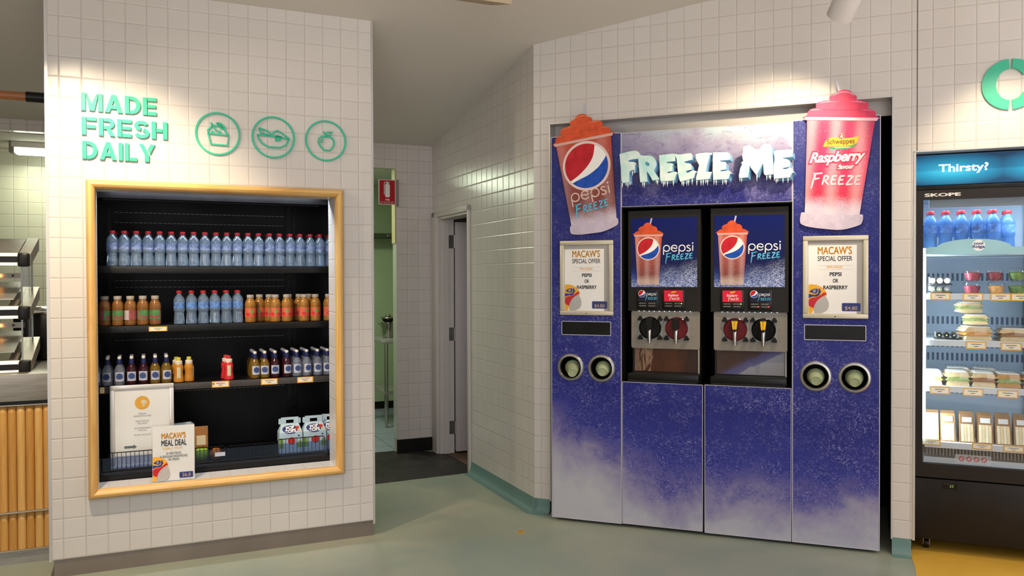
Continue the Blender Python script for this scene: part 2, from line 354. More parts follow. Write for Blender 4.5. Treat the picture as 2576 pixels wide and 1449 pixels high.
# machine wall: opening for the drinks cabinet, niche for the fridge
wm = MB()
wm.box(0, 0.11, 0, 0.1, 0.089, 3.4); wm.box(0.11, 2.055, 0, 0.1, 2.447, 3.6); wm.box(2.055, 2.165, 0, 0.1, 0.089, 4.0); wm.box(2.165, 3.4, 0, 0.1, 2.146, 4.2); wm.box(3.4, 4.2, 0, 0.1, 0, 4.2)
struct('wall_right', wm, T_M, 'M')
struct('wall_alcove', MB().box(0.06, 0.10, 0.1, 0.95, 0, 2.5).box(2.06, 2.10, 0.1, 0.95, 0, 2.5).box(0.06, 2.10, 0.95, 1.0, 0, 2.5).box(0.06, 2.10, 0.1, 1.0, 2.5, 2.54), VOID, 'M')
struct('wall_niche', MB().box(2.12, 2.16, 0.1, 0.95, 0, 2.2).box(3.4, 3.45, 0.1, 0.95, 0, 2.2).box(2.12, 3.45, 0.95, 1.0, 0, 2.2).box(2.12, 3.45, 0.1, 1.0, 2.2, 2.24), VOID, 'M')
struct('trim_3', MB().box(0.104, 0.112, -0.004, 0.1, 0.08, 2.447).box(0.104, 2.062, -0.004, 0.1, 2.444, 2.452).box(2.053, 2.062, -0.004, 0.1, 0.08, 2.447), TRIM, 'M')
struct('trim_4', MB().box(2.157, 2.169, -0.004, 0.1, 0.085, 2.146).box(2.157, 3.4, -0.004, 0.1, 2.142, 2.150), TRIM, 'M')
struct('trim_5', MB().box(2.171, 2.176, -0.0012, 0.01, 2.15, 4.0), mat('dark_joint_sealant', '#6d635a', 0.6, var=0.1), 'M')
struct('trim_6', MB().box(0.113, 2.052, 0.085, 0.098, 2.362, 2.444), mat('white_fascia_board', '#b9b4b0', 0.4, var=0.04), 'M')
def cove(x0, x1): return MB().prismX([(0.06, 0.089), (-0.001, 0.089), (-0.003, 0.05), (-0.006, 0.035), (-0.013, 0.019), (-0.024, 0.008), (-0.04, 0.0025), (-0.06, 0.0015), (-0.06, 0), (0.06, 0)], x0, x1)
struct('baseboard_hall', cove(-1.125, 0.02), COVE, 'H')
struct('baseboard_right', cove(-0.01, 0.104).prismX([(0.06, 0.089), (-0.001, 0.089), (-0.003, 0.05), (-0.006, 0.035), (-0.013, 0.019), (-0.024, 0.008), (-0.04, 0.0025), (-0.06, 0.0015), (-0.06, 0), (0.06, 0)], 2.058, 2.152), COVE, 'M')
# hall wall with the open door, far wall with the kitchen doorway
wh = MB().box(-1.17, 0.0, 0, 0.12, 0.0, 3.05).box(-1.866, -1.17, 0, 0.12, 1.99, 3.05).box(-2.1, -1.866, 0, 0.12, 0, 3.05)
struct('wall_hall', wh, T_H, 'H')
wbk = MB().box(-0.317, 0.02, 0, 0.1, 0.0, 2.7).box(-1.25, -0.317, 0, 0.1, 2.41, 2.7).box(-2.6, -1.25, 0, 0.1, 0, 2.7).box(-5.5, -2.6, 0, 0.1, 2.535, 2.7)
struct('wall_far', wbk, T_B, 'B')
struct('trim_7', MB().box(-0.322, -0.314, -0.003, 0.1, 0.12, 1.78), TRIM, 'B')
JAMB = mat('cream_jamb_paint', '#b9b083', 0.55, var=0.03)
struct('trim_8', MB().box(-0.330, -0.3175, 0.002, 0.1, 1.78, 2.41), JAMB, 'B')
struct('baseboard_far', MB().box(-0.325, 0.0, -0.02, -0.001, 0.004, 0.115), BLACK, 'B')
struct('wall_kitchen', MB().box(-1.6, 1.0, 2.36, 2.42, 0, 2.55).box(0.95, 1.0, 0.1, 2.4, 0, 2.55).box(-1.65, -1.6, 0.1, 2.4, 0, 2.55), GREEN, 'B')
struct('baseboard_kitchen', MB().box(-1.6, 0.95, 2.345, 2.359, 0.004, 0.085), BLACK, 'B')
struct('wall_side_blocker', MB().box(-3.85, -3.75, -5.4, 3.1, 0, 4.2), T_S, 'L')  # unseen wall added to hold daylight off the ceiling over the servery
struct('wall_servery', MB().box(-6, -1.68, 3.04, 3.1, 0, 2.6), T_S, 'L')
struct('wall_storeroom', MB().box(-2.1, -1.0, 1.5, 1.55, 0, 2.6).box(-2.1, -2.05, 0.12, 1.5, 0, 2.6).box(-1.1, -1.05, 0.12, 1.5, 0, 2.6).box(-2.1, -1.05, 0.12, 1.5, 2.6, 2.65), mat('storeroom_paint', '#8d8279', 0.7, var=0.04), 'H')
# door: frame, leaf swung back into the storeroom, three hinges
d1 = link('door_1', None, None, 'H'); d1['kind'] = 'structure'
fr = MB()
fr.box(-2.02, -1.945, -0.018, 0.0, 0.0, 2.04, bev=0.004).box(-1.945, -1.872, -0.026, 0.0, 0.0, 1.995, bev=0.004).box(-1.164, -1.125, -0.018, 0.0, 0.0, 2.04, bev=0.004).box(-2.02, -1.125, -0.018, 0.0, 1.995, 2.04, bev=0.004)
fr.box(-1.872, -1.852, -0.005, 0.125, 0, 1.99).box(-1.184, -1.164, -0.005, 0.125, 0, 1.99).box(-1.872, -1.164, -0.005, 0.125, 1.975, 1.99).box(-1.852, -1.838, 0.03, 0.075, 0, 1.975)
part('door_frame', fr, PAINT, d1)
leaf = part('door_leaf', MB().box(-1.848, -1.812, 0.13, 0.80, 0.02, 1.955, bev=0.002), mat('lilac_white_door_paint', '#c4bbb9', 0.4, var=0.02), d1)
HING = mat('hinge_metal', '#84807c', 0.35, 0.85, var=0.1)
for z in (1.79, 1.01, 0.22):
    part('hinge', MB().box(-1.851, -1.846, 0.078, 0.128, z - 0.055, z + 0.055).lathe([(0.007, -0.055), (0.007, 0.055)], 10, (-1.843, 0.128, z)), HING, d1, 'steel door hinge')
# ================================================================== kiosk cooler and what stands in it (frame L)
def band(mb, r, z0, z1, a0, a1, n=10, m=0, c=(0, 0)):
    vs = []
    for i in range(n + 1):
        a = R(a0 + (a1 - a0) * i / n); vs += [(c[0] + r * math.cos(a), c[1] + r * math.sin(a), z0), (c[0] + r * math.cos(a), c[1] + r * math.sin(a), z1)]
    mb._add(vs, [(2 * i, 2 * i + 2, 2 * i + 3, 2 * i + 1) for i in range(n)], m, True); return mb
MB.band = band
def wrapped(mb, r, a, z, ra, rz, m=0, n=16):           # an ellipse printed around a bottle
    vs = []
    for i in range(n + 1):
        q = -1 + 2 * i / n; h = rz * math.sqrt(max(0.0, 1 - q * q)) + 1e-5; t_ = R(a + ra * q); vs += [(r * math.cos(t_), r * math.sin(t_), z - h), (r * math.cos(t_), r * math.sin(t_), z + h)]
    mb._add(vs, [(2 * i, 2 * i + 2, 2 * i + 3, 2 * i + 1) for i in range(n)], m, True); return mb
cool = thing('display_cooler', 'black open-front display cooler behind the pine-framed window', 'cooler', 'L', (-0.82, 0.19, 0.0))
def cb_(x0, x1, y0, y1, z0, z1, mb=None, bev=0): return (mb or MB()).box(x0 + 0.82, x1 + 0.82, y0 - 0.19, y1 - 0.19, z0, z1, bev=bev)
COOLB = mat('cooler_black_enamel', '#08070a', 0.35, var=0.25, vscale=2, spec=0.3)
cab = cb_(-1.54, -1.50, 0.20, 0.80, 0.02, 2.08); cb_(-0.11, -0.07, 0.20, 0.80, 0.02, 2.08, cab); cb_(-1.54, -0.07, 0.76, 0.80, 0.02, 2.08, cab); cb_(-1.54, -0.07, 0.20, 0.80, 2.02, 2.08, cab)
part('cabinet_shell', cab, COOLB, cool)
part('canopy', cb_(-1.50, -0.11, 0.24, 0.46, 1.92, 2.02), COOLB, cool)
part('deck', cb_(-1.50, -0.11, 0.20, 0.76, 0.02, 0.46), COOLB, cool)
part('base_bumper', cb_(-1.50, -0.11, 0.178, 0.205, 0.422, 0.440), BLACK, cool)
for _x0, _x1 in ((-1.40, -1.375), (-0.37, -0.345), (-0.33, -0.315)): part('upright', cb_(_x0, _x1, 0.735, 0.76, 0.46, 1.95), BLACKM, cool)
for z in (1.52, 1.475, 1.435, 1.17, 1.12, 0.86, 0.80, 1.82, 1.88):
    x = -1.36; slot = MB()
    while x < -0.40: cb_(x, x + 0.020, 0.7575, 0.7605, z, z + 0.0026, slot); x += 0.0265
    part('slot_strip', slot, mat('slot_edge_metal', '#8c8c92', 0.4, 0.5), cool)
SHELF = [(1.556, 0.275), (1.234, 0.262), (0.908, 0.290)]
for z, yf in SHELF:
    s_ = part('shelf', cb_(-1.497, -0.113, yf, 0.74, z - 0.012, z), BLACKM, cool)
    rl = cb_(-1.497, -0.113, yf - 0.014, yf, z - 0.038, z - 0.002, bev=0.002)
    for x in (-1.30, -0.85, -0.40): rl.lathe([(0.0045, 0), (0.0045, 0.004)], 8, (x + 0.82, yf - 0.018 - 0.19, z - 0.015), axis='y')
    part('price_rail', rl, mat('rail_grey', '#454140', 0.4, var=0.12) if z < 1 else BLACK, s_)
lamp = part('light_strip', cb_(-1.40, -0.25, 0.30, 0.33, 1.913, 1.919), BLACKM, cool)
area('cooler_fill', W('L', -0.82, 0.225, 1.99), W('L', -0.82, 0.36, 1.2), 13.0, (0.80, 0.90, 1.0), 1.1, 0.04)  # fill light added under the canopy to brighten the bottles
GUARD, _nt, _p = newmat('riser_glass')
_tr = node(_nt, 'ShaderNodeBsdfTransparent', {0: (0.62, 0.68, 0.82, 1)}); _gl = node(_nt, 'ShaderNodeBsdfGlossy', {0: (0.75, 0.85, 1, 1), 'Roughness': 0.05})
_lw = node(_nt, 'ShaderNodeLayerWeight', {0: 0.35}); _mx = node(_nt, 'ShaderNodeMixShader', {0: mth(_nt, 'ADD', mth(_nt, 'MULTIPLY', _lw.outputs[1], 0.5), 0.03), 1: _tr.outputs[0], 2: _gl.outputs[0]})
_nt.links.new(_mx.outputs[0], _nt.nodes['Material Output'].inputs[0])
gd = part('riser_glass', cb_(-1.49, -0.205, 0.196, 0.201, 0.441, 0.537), GUARD, cool)
part('riser_clip', cb_(-1.49, -0.12, 0.19, 0.207, 0.440, 0.447), DARKG, cool)
def wires(name, x0, x1, z0, z1, y, label, m, step=0.0215):
    t = thing(name, label, 'wire divider', 'L', (x0, y, z0), group=None); w_, h_ = x1 - x0, z1 - z0
    part('top_rail', MB().tube([(0, 0, 0), (0, 0, h_ - 0.008), (0.008, 0, h_), (w_ - 0.008, 0, h_), (w_, 0, h_ - 0.008), (w_, 0, 0)], 0.0026, 8), m, t)
    k = MB(); x = step
    while x < w_ - 0.005: k.tube([(x, 0, 0), (x, 0, h_ - 0.001)], 0.0015, 6); x += step
    part('bars', k, m, t); part('foot_rail', MB().tube([(0, 0, 0.003), (w_, 0, 0.003)], 0.0026, 8), m, t); return t
wires('wire_divider', -1.385, -1.02, 0.4605, 0.556, 0.232, 'black wire divider on cooler deck in front of the silver menu frame', BLACKM)
wires('wire_divider', -0.97, -0.795, 0.4605, 0.545, 0.236, 'short black wire divider in front of the brown paper bag and green apple', BLACKM)
wires('wire_divider', -0.785, -0.515, 0.4605, 0.538, 0.25, 'dark wire divider at the empty middle of the cooler deck', BLACKM)
wires('wire_divider', -0.505, -0.237, 0.4605, 0.556, 0.232, 'black wire divider in front of the two gable drink cartons', BLACKM)
# ---- bottles
def clear(name, col, rough=0.07, tr=0.85, ior=1.25): return mat(name, col, rough, trans=tr, ior=ior, spec=0.6)
WATER = mat('clear_water_plastic', '#c6dcf2', 0.03, trans=0.88, ior=1.33, spec=0.8, coat=0.9)
WLAB = mat('clear_blue_label', '#8c9ac4', 0.2, alpha=0.5, var=0.6, vscale=55)
WLAB2 = mat('bright_blue_label', '#5f86c4', 0.2, alpha=0.65, var=0.55, vscale=45)
BLUECAP = mat('navy_collar_plastic', '#1e2350', 0.4, var=0.1)
def water_bottle(name, label, loc, group, h=0.195, lab=WLAB):
    t = thing(name, label, 'bottle', 'L', loc, 0, group); k = h / 0.195
    P = [(0.020, 0), (0.027, 0.002), (0.029, 0.010), (0.0285, 0.03), (0.026, 0.055), (0.0255, 0.072), (0.0285, 0.078), (0.0292, 0.084), (0.0288, 0.09), (0.0288, 0.128), (0.0292, 0.134), (0.0285, 0.142), (0.024, 0.155), (0.016, 0.166), (0.0122, 0.172), (0.0122, 0.178)]
    wb_ = MB().lathe([(r, z * k) for r, z in P], 48)
    for v in wb_.bm.verts:                                # moulded flutes on the lower half
        z = v.co.z / k; f = max(0.0, min(1.0, (z - 0.006) / 0.012)) * max(0.0, min(1.0, (0.074 - z) / 0.010)); s = 1 - 0.07 * f * max(0.0, math.cos(8 * math.atan2(v.co.y, v.co.x))); v.co.x *= s; v.co.y *= s
    part('bottle_body', wb_, WATER, t)
    part('cap', MB().lathe([(0.0145, 0.177 * k), (0.0150, 0.179 * k), (0.0150, 0.190 * k), (0.0138, 0.192 * k)], 18), REDCAP, t)
    part('bottle_label', MB().lathe([(0.0294, 0.091 * k), (0.0294, 0.127 * k)], 32, caps=False), lab, t)
    return t
g1 = 'red-capped water bottles on the top cooler shelf'
X1 = [-1.358 + 0.0588 * i for i in range(22)]
random.seed(3); w0 = None
for i, x in enumerate(X1):
    for j in range(3):
        y = 0.313 + 0.062 * j; lab = ('clear red-capped water bottle, %s from left in front row of top cooler shelf' % ORD[i]) if j == 0 else ('clear red-capped water bottle %s behind %s front bottle, top cooler shelf' % (['', 'directly', 'third row'][j], ORD[i]))
        xx = x + random.uniform(-0.0015, 0.0015) + 0.004 * j
        if i == len(X1) - 1 and j > 0: continue
        if w0 is None: w0 = water_bottle('water_bottle', lab, (xx, y, 1.5562), g1)
        else: dup(w0, 'L', (xx, y, 1.5562), random.uniform(0, 6.28), lab, g1)
g2 = 'blue-label water bottles in the middle of the second cooler shelf'; w1 = None
for i, x in enumerate([-1.0252, -0.9611, -0.8984, -0.8371, -0.7751, -0.7130]):
    for j in range(3):
        lab = ('blue-label water bottle, %s from left in front row on second cooler shelf' % ORD[i]) if j == 0 else ('blue-label water bottle %s behind %s front one, second cooler shelf' % (['', 'directly', 'third row'][j], ORD[i]))
        loc = (x + 0.002 * j, 0.296 + 0.062 * j, 1.2342)
        if w1 is None: w1 = water_bottle('water_bottle', lab, loc, g2, 0.188, WLAB2)
        else: dup(w1, 'L', loc, random.uniform(0, 6.28), lab, g2)
def juice_bottle(label, loc, group, col, l1, l2, l3, green=True):
    t = thing('juice_bottle', label, 'bottle', 'L', loc, 0, group)
    P = [(0.022, 0), (0.029, 0.002), (0.031, 0.01), (0.0305, 0.022), (0.030, 0.028), (0.030, 0.084), (0.031, 0.09), (0.0312, 0.1), (0.0285, 0.118), (0.022, 0.13), (0.018, 0.136), (0.0175, 0.142)]
    part('bottle_body', MB().lathe(P, 22), col, t)
    part('cap', MB().lathe([(0.0195, 0.141), (0.0198, 0.143), (0.0198, 0.157), (0.0185, 0.159)], 20), mat('frosted_cap_plastic', '#9a928c', 0.45, var=0.06), t)
    lb = MB()
    if green:
        lb.band(0.0306, 0.03, 0.082, -150, -20, 12, 0).band(0.0306, 0.03, 0.082, -20, 60, 8, 1).band(0.0306, 0.03, 0.082, 60, 130, 7, 2).band(0.0306, 0.03, 0.082, 130, 210, 8, 1)
        wrapped(lb, 0.0309, -112, 0.046, 26, 0.009, 1); wrapped(lb, 0.0309, -70, 0.042, 22, 0.008, 1); wrapped(lb, 0.0309, -45, 0.050, 14, 0.007, 1)
    else:
        lb.band(0.0306, 0.03, 0.082, -180, 180, 36, 0); wrapped(lb, 0.0309, -82, 0.062, 17, 0.011, 1); wrapped(lb, 0.0308, -122, 0.046, 24, 0.011, 2); wrapped(lb, 0.0308, -48, 0.044, 20, 0.010, 2); wrapped(lb, 0.0308, 60, 0.056, 17, 0.012, 1)
    part('bottle_label', lb, [l1, l2, l3], t, fix=False); return t
AMB = mat('amber_juice', '#855729', 0.2, var=0.12, trans=0.2); ORJ = mat('golden_juice', '#99682a', 0.2, var=0.1, trans=0.2)
LG = mat('green_label_print', '#4c7d48', 0.4, var=0.25, vscale=60); LP = mat('red_label_print', '#8f4a48', 0.4, var=0.3, vscale=60); LW = mat('pale_label_print', '#b9a9a8', 0.4, var=0.1)
LO = mat('coral_label_print', '#bb5840', 0.4, var=0.2, vscale=70); LL = mat('leaf_green_print', '#5f9a3c', 0.4, var=0.2); LR = mat('deep_red_print', '#b92f2c', 0.4, var=0.2)
ga = 'juice bottles with green labels on the second cooler shelf'; gb = 'juice bottles with coral labels on the second cooler shelf'
ja = None; rots = [0.2, 1.0, 0.15, 2.2, 0.3, -0.25]
for i, x in enumerate([-1.4620, -1.3980, -1.3350, -1.2720, -1.2100, -1.1480]):
    for j in range(2):
        lab = ('amber juice bottle with green label, %s from left in front row, second cooler shelf' % ORD[i]) if j == 0 else ('amber green-label juice bottle behind the %s front one, second cooler shelf' % ORD[i])
        loc = (x, 0.296 + 0.064 * j, 1.2342)
        if ja is None: ja = juice_bottle(lab, loc, ga, AMB, LG, LP, LW)
        else: dup(ja, 'L', loc, rots[i] if j == 0 else random.uniform(0, 6), lab, ga)
jb = None; k = 0
for i, (x, y) in enumerate([(-0.645, 0.296), (-0.505, 0.296), (-0.441, 0.296), (-0.340, 0.296), (-0.274, 0.296), (-0.196, 0.300), (-0.585, 0.372), (-0.53, 0.372), (-0.420, 0.362), (-0.30, 0.372), (-0.356, 0.375), (-0.150, 0.340)]):
    lab = ('golden juice bottle with coral label, %s from left in front row, second cooler shelf' % ORD[i]) if i < 6 else ('golden coral-label juice bottle, %s from left in rear row, second cooler shelf' % ORD[[0, 1, 2, 4, 3, 5][i - 6]])
    if jb is None: jb = juice_bottle(lab, (x, y, 1.2342), gb, ORJ, LO, LL, LR, False)
    else: dup(jb, 'L', (x, y, 1.2342), random.uniform(-0.5, 0.5), lab, gb)
def sport_bottle(label, loc, group, col):
    t = thing('sports_bottle', label, 'bottle', 'L', loc, 0, group)
    P = [(0.020, 0), (0.026, 0.002), (0.0275, 0.012), (0.0275, 0.076), (0.025, 0.088), (0.017, 0.104), (0.012, 0.112), (0.0115, 0.116)]
    part('bottle_body', MB().lathe(P, 20), col, t)
    part('collar', MB().lathe([(0.0135, 0.112), (0.0135, 0.132), (0.010, 0.141)], 16), BLUECAP, t)
    part('spout', MB().lathe([(0.0085, 0.140), (0.0095, 0.142), (0.0098, 0.152), (0.008, 0.155)], 14), WHITE, t)
    lb = part('bottle_label', MB().band(0.0279, 0.022, 0.072, -140, -40, 10), mat('silver_white_label', '#b9bccb', 0.35, var=0.1), t, fix=False)
    part('label_disc', MB().flat([(0.0165 * math.cos(a), 0.049 + 0.0165 * math.sin(a)) for a in [2 * math.pi * q / 24 for q in range(24)]], -0.0283), mat('navy_badge_print', '#38497e', 0.4, var=0.3, vscale=120), lb, fix=False)
    return t
CLR = mat('clear_flavoured_water', '#cdd4e6', 0.05, trans=0.85, ior=1.33, coat=0.5); PUR = mat('berry_drink', '#3c1420', 0.15, var=0.1, trans=0.3); AMD = mat('apple_drink', '#8a6a28', 0.15, var=0.1, trans=0.4)
kinds = {'clear': CLR, 'dark red': PUR, 'yellow': AMD}; proto = {}
gsp = 'sports-top bottles on the third cooler shelf'
seqL = [(-1.4470, 'clear'), (-1.3880, 'clear'), (-1.3290, 'clear'), (-1.2690, 'dark red'), (-1.2090, 'dark red'), (-1.1500, 'yellow'), (-1.0930, 'yellow')]
seqR = [(-0.6180, 'yellow'), (-0.5630, 'yellow'), (-0.5050, 'dark red'), (-0.4380, 'dark red'), (-0.3800, 'clear'), (-0.3220, 'clear'), (-0.2580, 'clear'), (-0.2000, 'clear')]
for side, seq in (('left', seqL), ('right', seqR)):
    for i, (x, kd) in enumerate(seq):
        for j in range(3 if side == 'left' else 4):
            lab = ('%s sports-cap bottle, %s in the front row of the %s group, third shelf' % (kd, ORD[i], side)) if j == 0 else ('%s sports-cap bottle, %s row behind %s front bottle, %s group, third shelf' % (kd, ORD[j], ORD[i], side))
            loc = (x, 0.322 + 0.060 * j, 0.9082)
            if kd not in proto: proto[kd] = sport_bottle(lab, loc, gsp, kinds[kd])
            else: dup(proto[kd], 'L', loc, random.uniform(-0.25, 0.25) if j == 0 else 0.1, lab, gsp)
def kids_bottle(label, loc, group, body, tip, collar):
    t = thing('kids_drink', label, 'bottle', 'L', loc, 0, group)
    P = [(0.022, 0), (0.027, 0.002), (0.028, 0.012), (0.026, 0.03), (0.0225, 0.052), (0.025, 0.07), (0.026, 0.082), (0.022, 0.095), (0.017, 0.103)]
    part('bottle_body', MB().lathe(P, 20), body, t)
    part('collar', MB().lathe([(0.0195, 0.100), (0.020, 0.102), (0.020, 0.116), (0.017, 0.12)], 18), collar, t)
    part('spout', MB().lathe([(0.012, 0.118), (0.0125, 0.12), (0.0125, 0.134), (0.010, 0.138)], 16), tip, t)
    part('bottle_label', MB().band(0.0266, 0.024, 0.084, -112, -68, 6), mat('kids_label_print', '#cdbf9f', 0.4, var=0.15, vscale=80), t, fix=False); return t
KY = mat('yellow_kids_drink', '#bf802e', 0.3, var=0.15); KR = mat('red_kids_drink', '#c92f35', 0.3, var=0.12); KT = mat('lime_tip', '#c3ba4a', 0.4, var=0.05); KC = mat('cream_collar', '#e0d6c8', 0.4, var=0.04)
gk = 'kids drinks on the third cooler shelf'
k0 = kids_bottle('orange kids drink with white collar, front bottle of the trio on third shelf', (-1.030, 0.322, 0.9082), gk, KY, KT, KC)
dup(k0, 'L', (-1.040, 0.384, 0.9082), 0.6, 'orange kids drink behind the front one of the trio, third shelf', gk)
dup(k0, 'L', (-0.975, 0.344, 0.9082), 1.2, 'orange kids drink at right of the trio on third shelf', gk)
k1 = kids_bottle('red kids drink with cream collar standing alone, front one, third shelf', (-0.7640, 0.318, 0.9082), gk, KR, mat('red_tip', '#b8383a', 0.4, var=0.05), KC)
dup(k1, 'L', (-0.775, 0.378, 0.9082), 0.5, 'red kids drink hidden behind the lone red one, third shelf', gk)
# ---- price tags
TAGY = mat('tag_amber_border', '#e0a233', 0.5, var=0.05); TAGW = mat('tag_paper', '#e8ddc8', 0.55, var=0.03)
def price_tag(label, fr, loc, w_, h_, group, lines=2, rz=0.0, tilt=0.0):
    t = thing('price_tag', label, 'price tag', fr, loc, rz, group)
    part('card', MB().box(-w_ / 2, w_ / 2, -0.001, 0, -h_ / 2, h_ / 2), TAGY, t)
    part('face', MB().flat([(-w_ * 0.44, -h_ * 0.36), (w_ * 0.44, -h_ * 0.36), (w_ * 0.44, h_ * 0.36), (-w_ * 0.44, h_ * 0.36)], -0.0013), TAGW, t, fix=False)
    pr = MB(); n = 0
    for q, (lw, z) in enumerate([(0.5, 0.14), (0.24, -0.14)]):
        x = -w_ * lw / 2
        while x < w_ * lw / 2 - 0.001: d = w_ * (0.03 + 0.02 * ((n * 7) % 3)); pr.flat([(x, z * h_ - h_ * 0.05), (min(x + d, w_ * lw / 2), z * h_ - h_ * 0.05), (min(x + d, w_ * lw / 2), z * h_ + h_ * 0.05), (x, z * h_ + h_ * 0.05)], -0.0016); x += d + w_ * 0.012; n += 1
    part('print', pr, INK, t, fix=False); return t
gt = 'amber-edged price tags in the kiosk cooler'
price_tag('amber-edged price tag under the green-label juices, second cooler shelf', 'L', (-1.135, 0.247, 1.213), 0.093, 0.026, gt)
price_tag('amber-edged price tag beside the lone red kids drink, third cooler shelf', 'L', (-0.812, 0.2745, 0.889), 0.093, 0.036, gt)
price_tag('amber-edged price tag under the yellow and dark red sports bottles', 'L', (-0.545, 0.2745, 0.889), 0.093, 0.035, gt)
price_tag('amber-edged price tag furthest right, under the clear sports bottles', 'L', (-0.340, 0.2745, 0.889), 0.093, 0.034, gt)
price_tag('narrow cream tag at the end of third cooler shelf beside the pine frame', 'L', (-1.412, 0.2745, 0.889), 0.022, 0.034, gt)
single('paper_slip', MB().box(-0.027, 0.027, -0.001, 0, -0.011, 0.011), mat('slip_paper', '#b9bccb', 0.5, var=0.03), 'small blank white slip stuck on the glass riser of the cooler', 'label', 'L', (-0.824, 0.1955, 0.508))
# ---- bird head emblem and macaw signs
AMBER = mat('amber_print', '#efae35', 0.55, var=0.05)
def bird(parent, x, z, s, y):                    # x,z: lower left corner of the print, s: width of the emblem
    b = MB(); S = lambda pts: [(x + a * s, z + c * s) for a, c in pts]
    b.flat(S([(0, 0), (0.16, 0), (0.2, 0.1), (0.30, 0.28), (0.5, 0.7), (0.86, 0.88), (0.88, 1.02), (0.8, 1.2), (0.62, 1.36), (0.38, 1.47), (0.15, 1.5), (0, 1.48)]), y, 0)
    b.flat(S([(0.0, 0.42), (0.06, 0.36), (0.16, 0.3), (0.25, 0.28), (0.30, 0.46), (0.42, 0.66), (0.6, 0.82), (0.86, 0.98), (0.84, 1.06), (0.74, 1.08), (0.6, 0.96), (0.4, 0.84), (0.15, 0.8), (0, 0.7)]), y - 0.0003, 1)
    b.flat(S([(0, 0.78), (0.2, 0.86), (0.4, 0.86), (0.5, 0.92), (0.62, 1.14), (0.56, 1.18), (0.45, 1.02), (0.3, 0.95), (0, 1.0)]), y - 0.0003, 2)
    b.flat(S([(0.03, 1.1), (0.12, 1.2), (0.25, 1.26), (0.42, 1.27), (0.45, 1.2), (0.43, 1.08), (0.34, 1.0), (0.15, 1.06)]), y - 0.0003, 2)
    b.flat(S([(0.48, 1.28), (0.56, 1.27), (0.55, 1.1), (0.5, 1.0), (0.46, 1.02)]), y - 0.0003, 2)
    b.flat(S([(0.25, 0.28), (0.26, 0.0), (0.62, 0.0), (0.86, 0.12), (0.97, 0.3), (0.98, 0.52), (0.92, 0.72), (0.8, 0.9), (0.6, 0.82), (0.42, 0.66), (0.30, 0.46)]), y - 0.0002, 3)
    c = (x + 0.28 * s, z + 1.15 * s); b.ring(c[0], c[1], 0.055 * s, 0.075 * s, y - 0.0006, y - 0.0006, 20, 4); b.flat(arc(c[0], c[1], 0.025 * s, 0, 345, 12), y - 0.0006, 4)
    return part('bird_emblem', b, [AMBER, INKR, INKN, INKP, INKW], parent, 'stylised bird head emblem', fix=False)
def rrect(x0, x1, z0, z1, r, n=5):
    return arc(x1 - r, z1 - r, r, 0, 90, n) + arc(x0 + r, z1 - r, r, 90, 180, n) + arc(x0 + r, z0 + r, r, 180, 270, n) + arc(x1 - r, z0 + r, r, 270, 360, n)
md = thing('sign_holder', 'clear acrylic stand with white meal deal sheet on the pine window sill', 'sign', 'L', (-1.068, 0.035, 0.4205), R(-3), rx=R(-7))
part('acrylic_front', MB().box(-0.106, 0.106, -0.004, -0.002, 0, 0.298), GLASS, md); part('acrylic_foot', MB().box(-0.106, 0.106, -0.002, 0.06, 0, 0.003), GLASS, md)
sh_ = part('sheet', MB().box(-0.103, 0.103, -0.001, 0.0, 0.003, 0.290), PAPER, md)
txt(sh_, 'heading', "MACAW'S", AMBER, w=0.118, h=0.030, cx=0.0, cz=0.238, y=-0.0045, bold=0.03); txt(sh_, 'heading', 'MEAL DEAL', INK, w=0.123, h=0.030, cx=0.002, cz=0.200, y=-0.0045, bold=0.012)
txt(sh_, 'subheading', 'FAMILY PACK', INKY, w=0.096, h=0.011, cx=-0.004, cz=0.172, y=-0.0045)
txt(sh_, 'body_text', '3x KIDS PACKS\n3x REGULAR SANDWICHES\nOR WRAPS', INKG, w=0.135, h=0.044, cx=0.0, cz=0.130, y=-0.0045, shear=0.15, bold=0.01)
bird(sh_, -0.1015, 0.004, 0.085, -0.0045)
pb = part('price_box', MB().prism(rrect(0.028, 0.095, 0.014, 0.044, 0.004), -0.0048, -0.0045), INKN, sh_); txt(pb, 'price', '26.0', mat('tan_ink', '#cdb28c', 0.5), w=0.041, h=0.017, cx=0.062, cz=0.029, y=-0.0052)
mf = thing('menu_frame', 'silver snap-frame menu with amber disc leaning inside the cooler, lower left', 'sign', 'L', (-1.217, 0.2505, 0.4605), rx=R(-1.6))
def snap_frame(t, w_, h_, bw, m, d=0.012):
    f = MB()
    for (x0, x1, z0, z1) in ((0, w_, h_ - bw, h_), (0, w_, 0, bw), (0, bw, bw, h_ - bw), (w_ - bw, w_, bw, h_ - bw)): f.box(x0 - w_ / 2, x1 - w_ / 2, -d, 0, z0, z1, bev=0.004)
    part('frame', f, m, t); return part('sheet', MB().box(-w_ / 2 + bw * 0.7, w_ / 2 - bw * 0.7, -0.004, -0.001, bw * 0.7, h_ - bw * 0.7), PAPER, t)
ms = snap_frame(mf, 0.318, 0.452, 0.024, mat('bright_silver_frame', '#cfccc8', 0.3, 0.35, var=0.04))
dk = MB(); dk.flat(arc(0, 0.352, 0.037, 0, 350, 35), -0.0043, 0); part('amber_disc', dk, AMBER, ms, fix=False)
lg = MB(); lg.flat(arc(0.006, 0.357, 0.0125, 0, 345, 20), -0.0046).ring(0, 0.352, 0.0315, 0.0325, -0.0046, -0.0046, 40).flat([(0.002, 0.350), (0.012, 0.350), (0.014, 0.338), (0.008, 0.332), (0.0, 0.331), (0.004, 0.340)], -0.0046).flat([(0.016, 0.366), (0.024, 0.356), (0.02, 0.345), (0.016, 0.35), (0.019, 0.356)], -0.0046)
part('disc_emblem', lg, mat('cream_print', '#e8d9b8', 0.5), ms, fix=False)
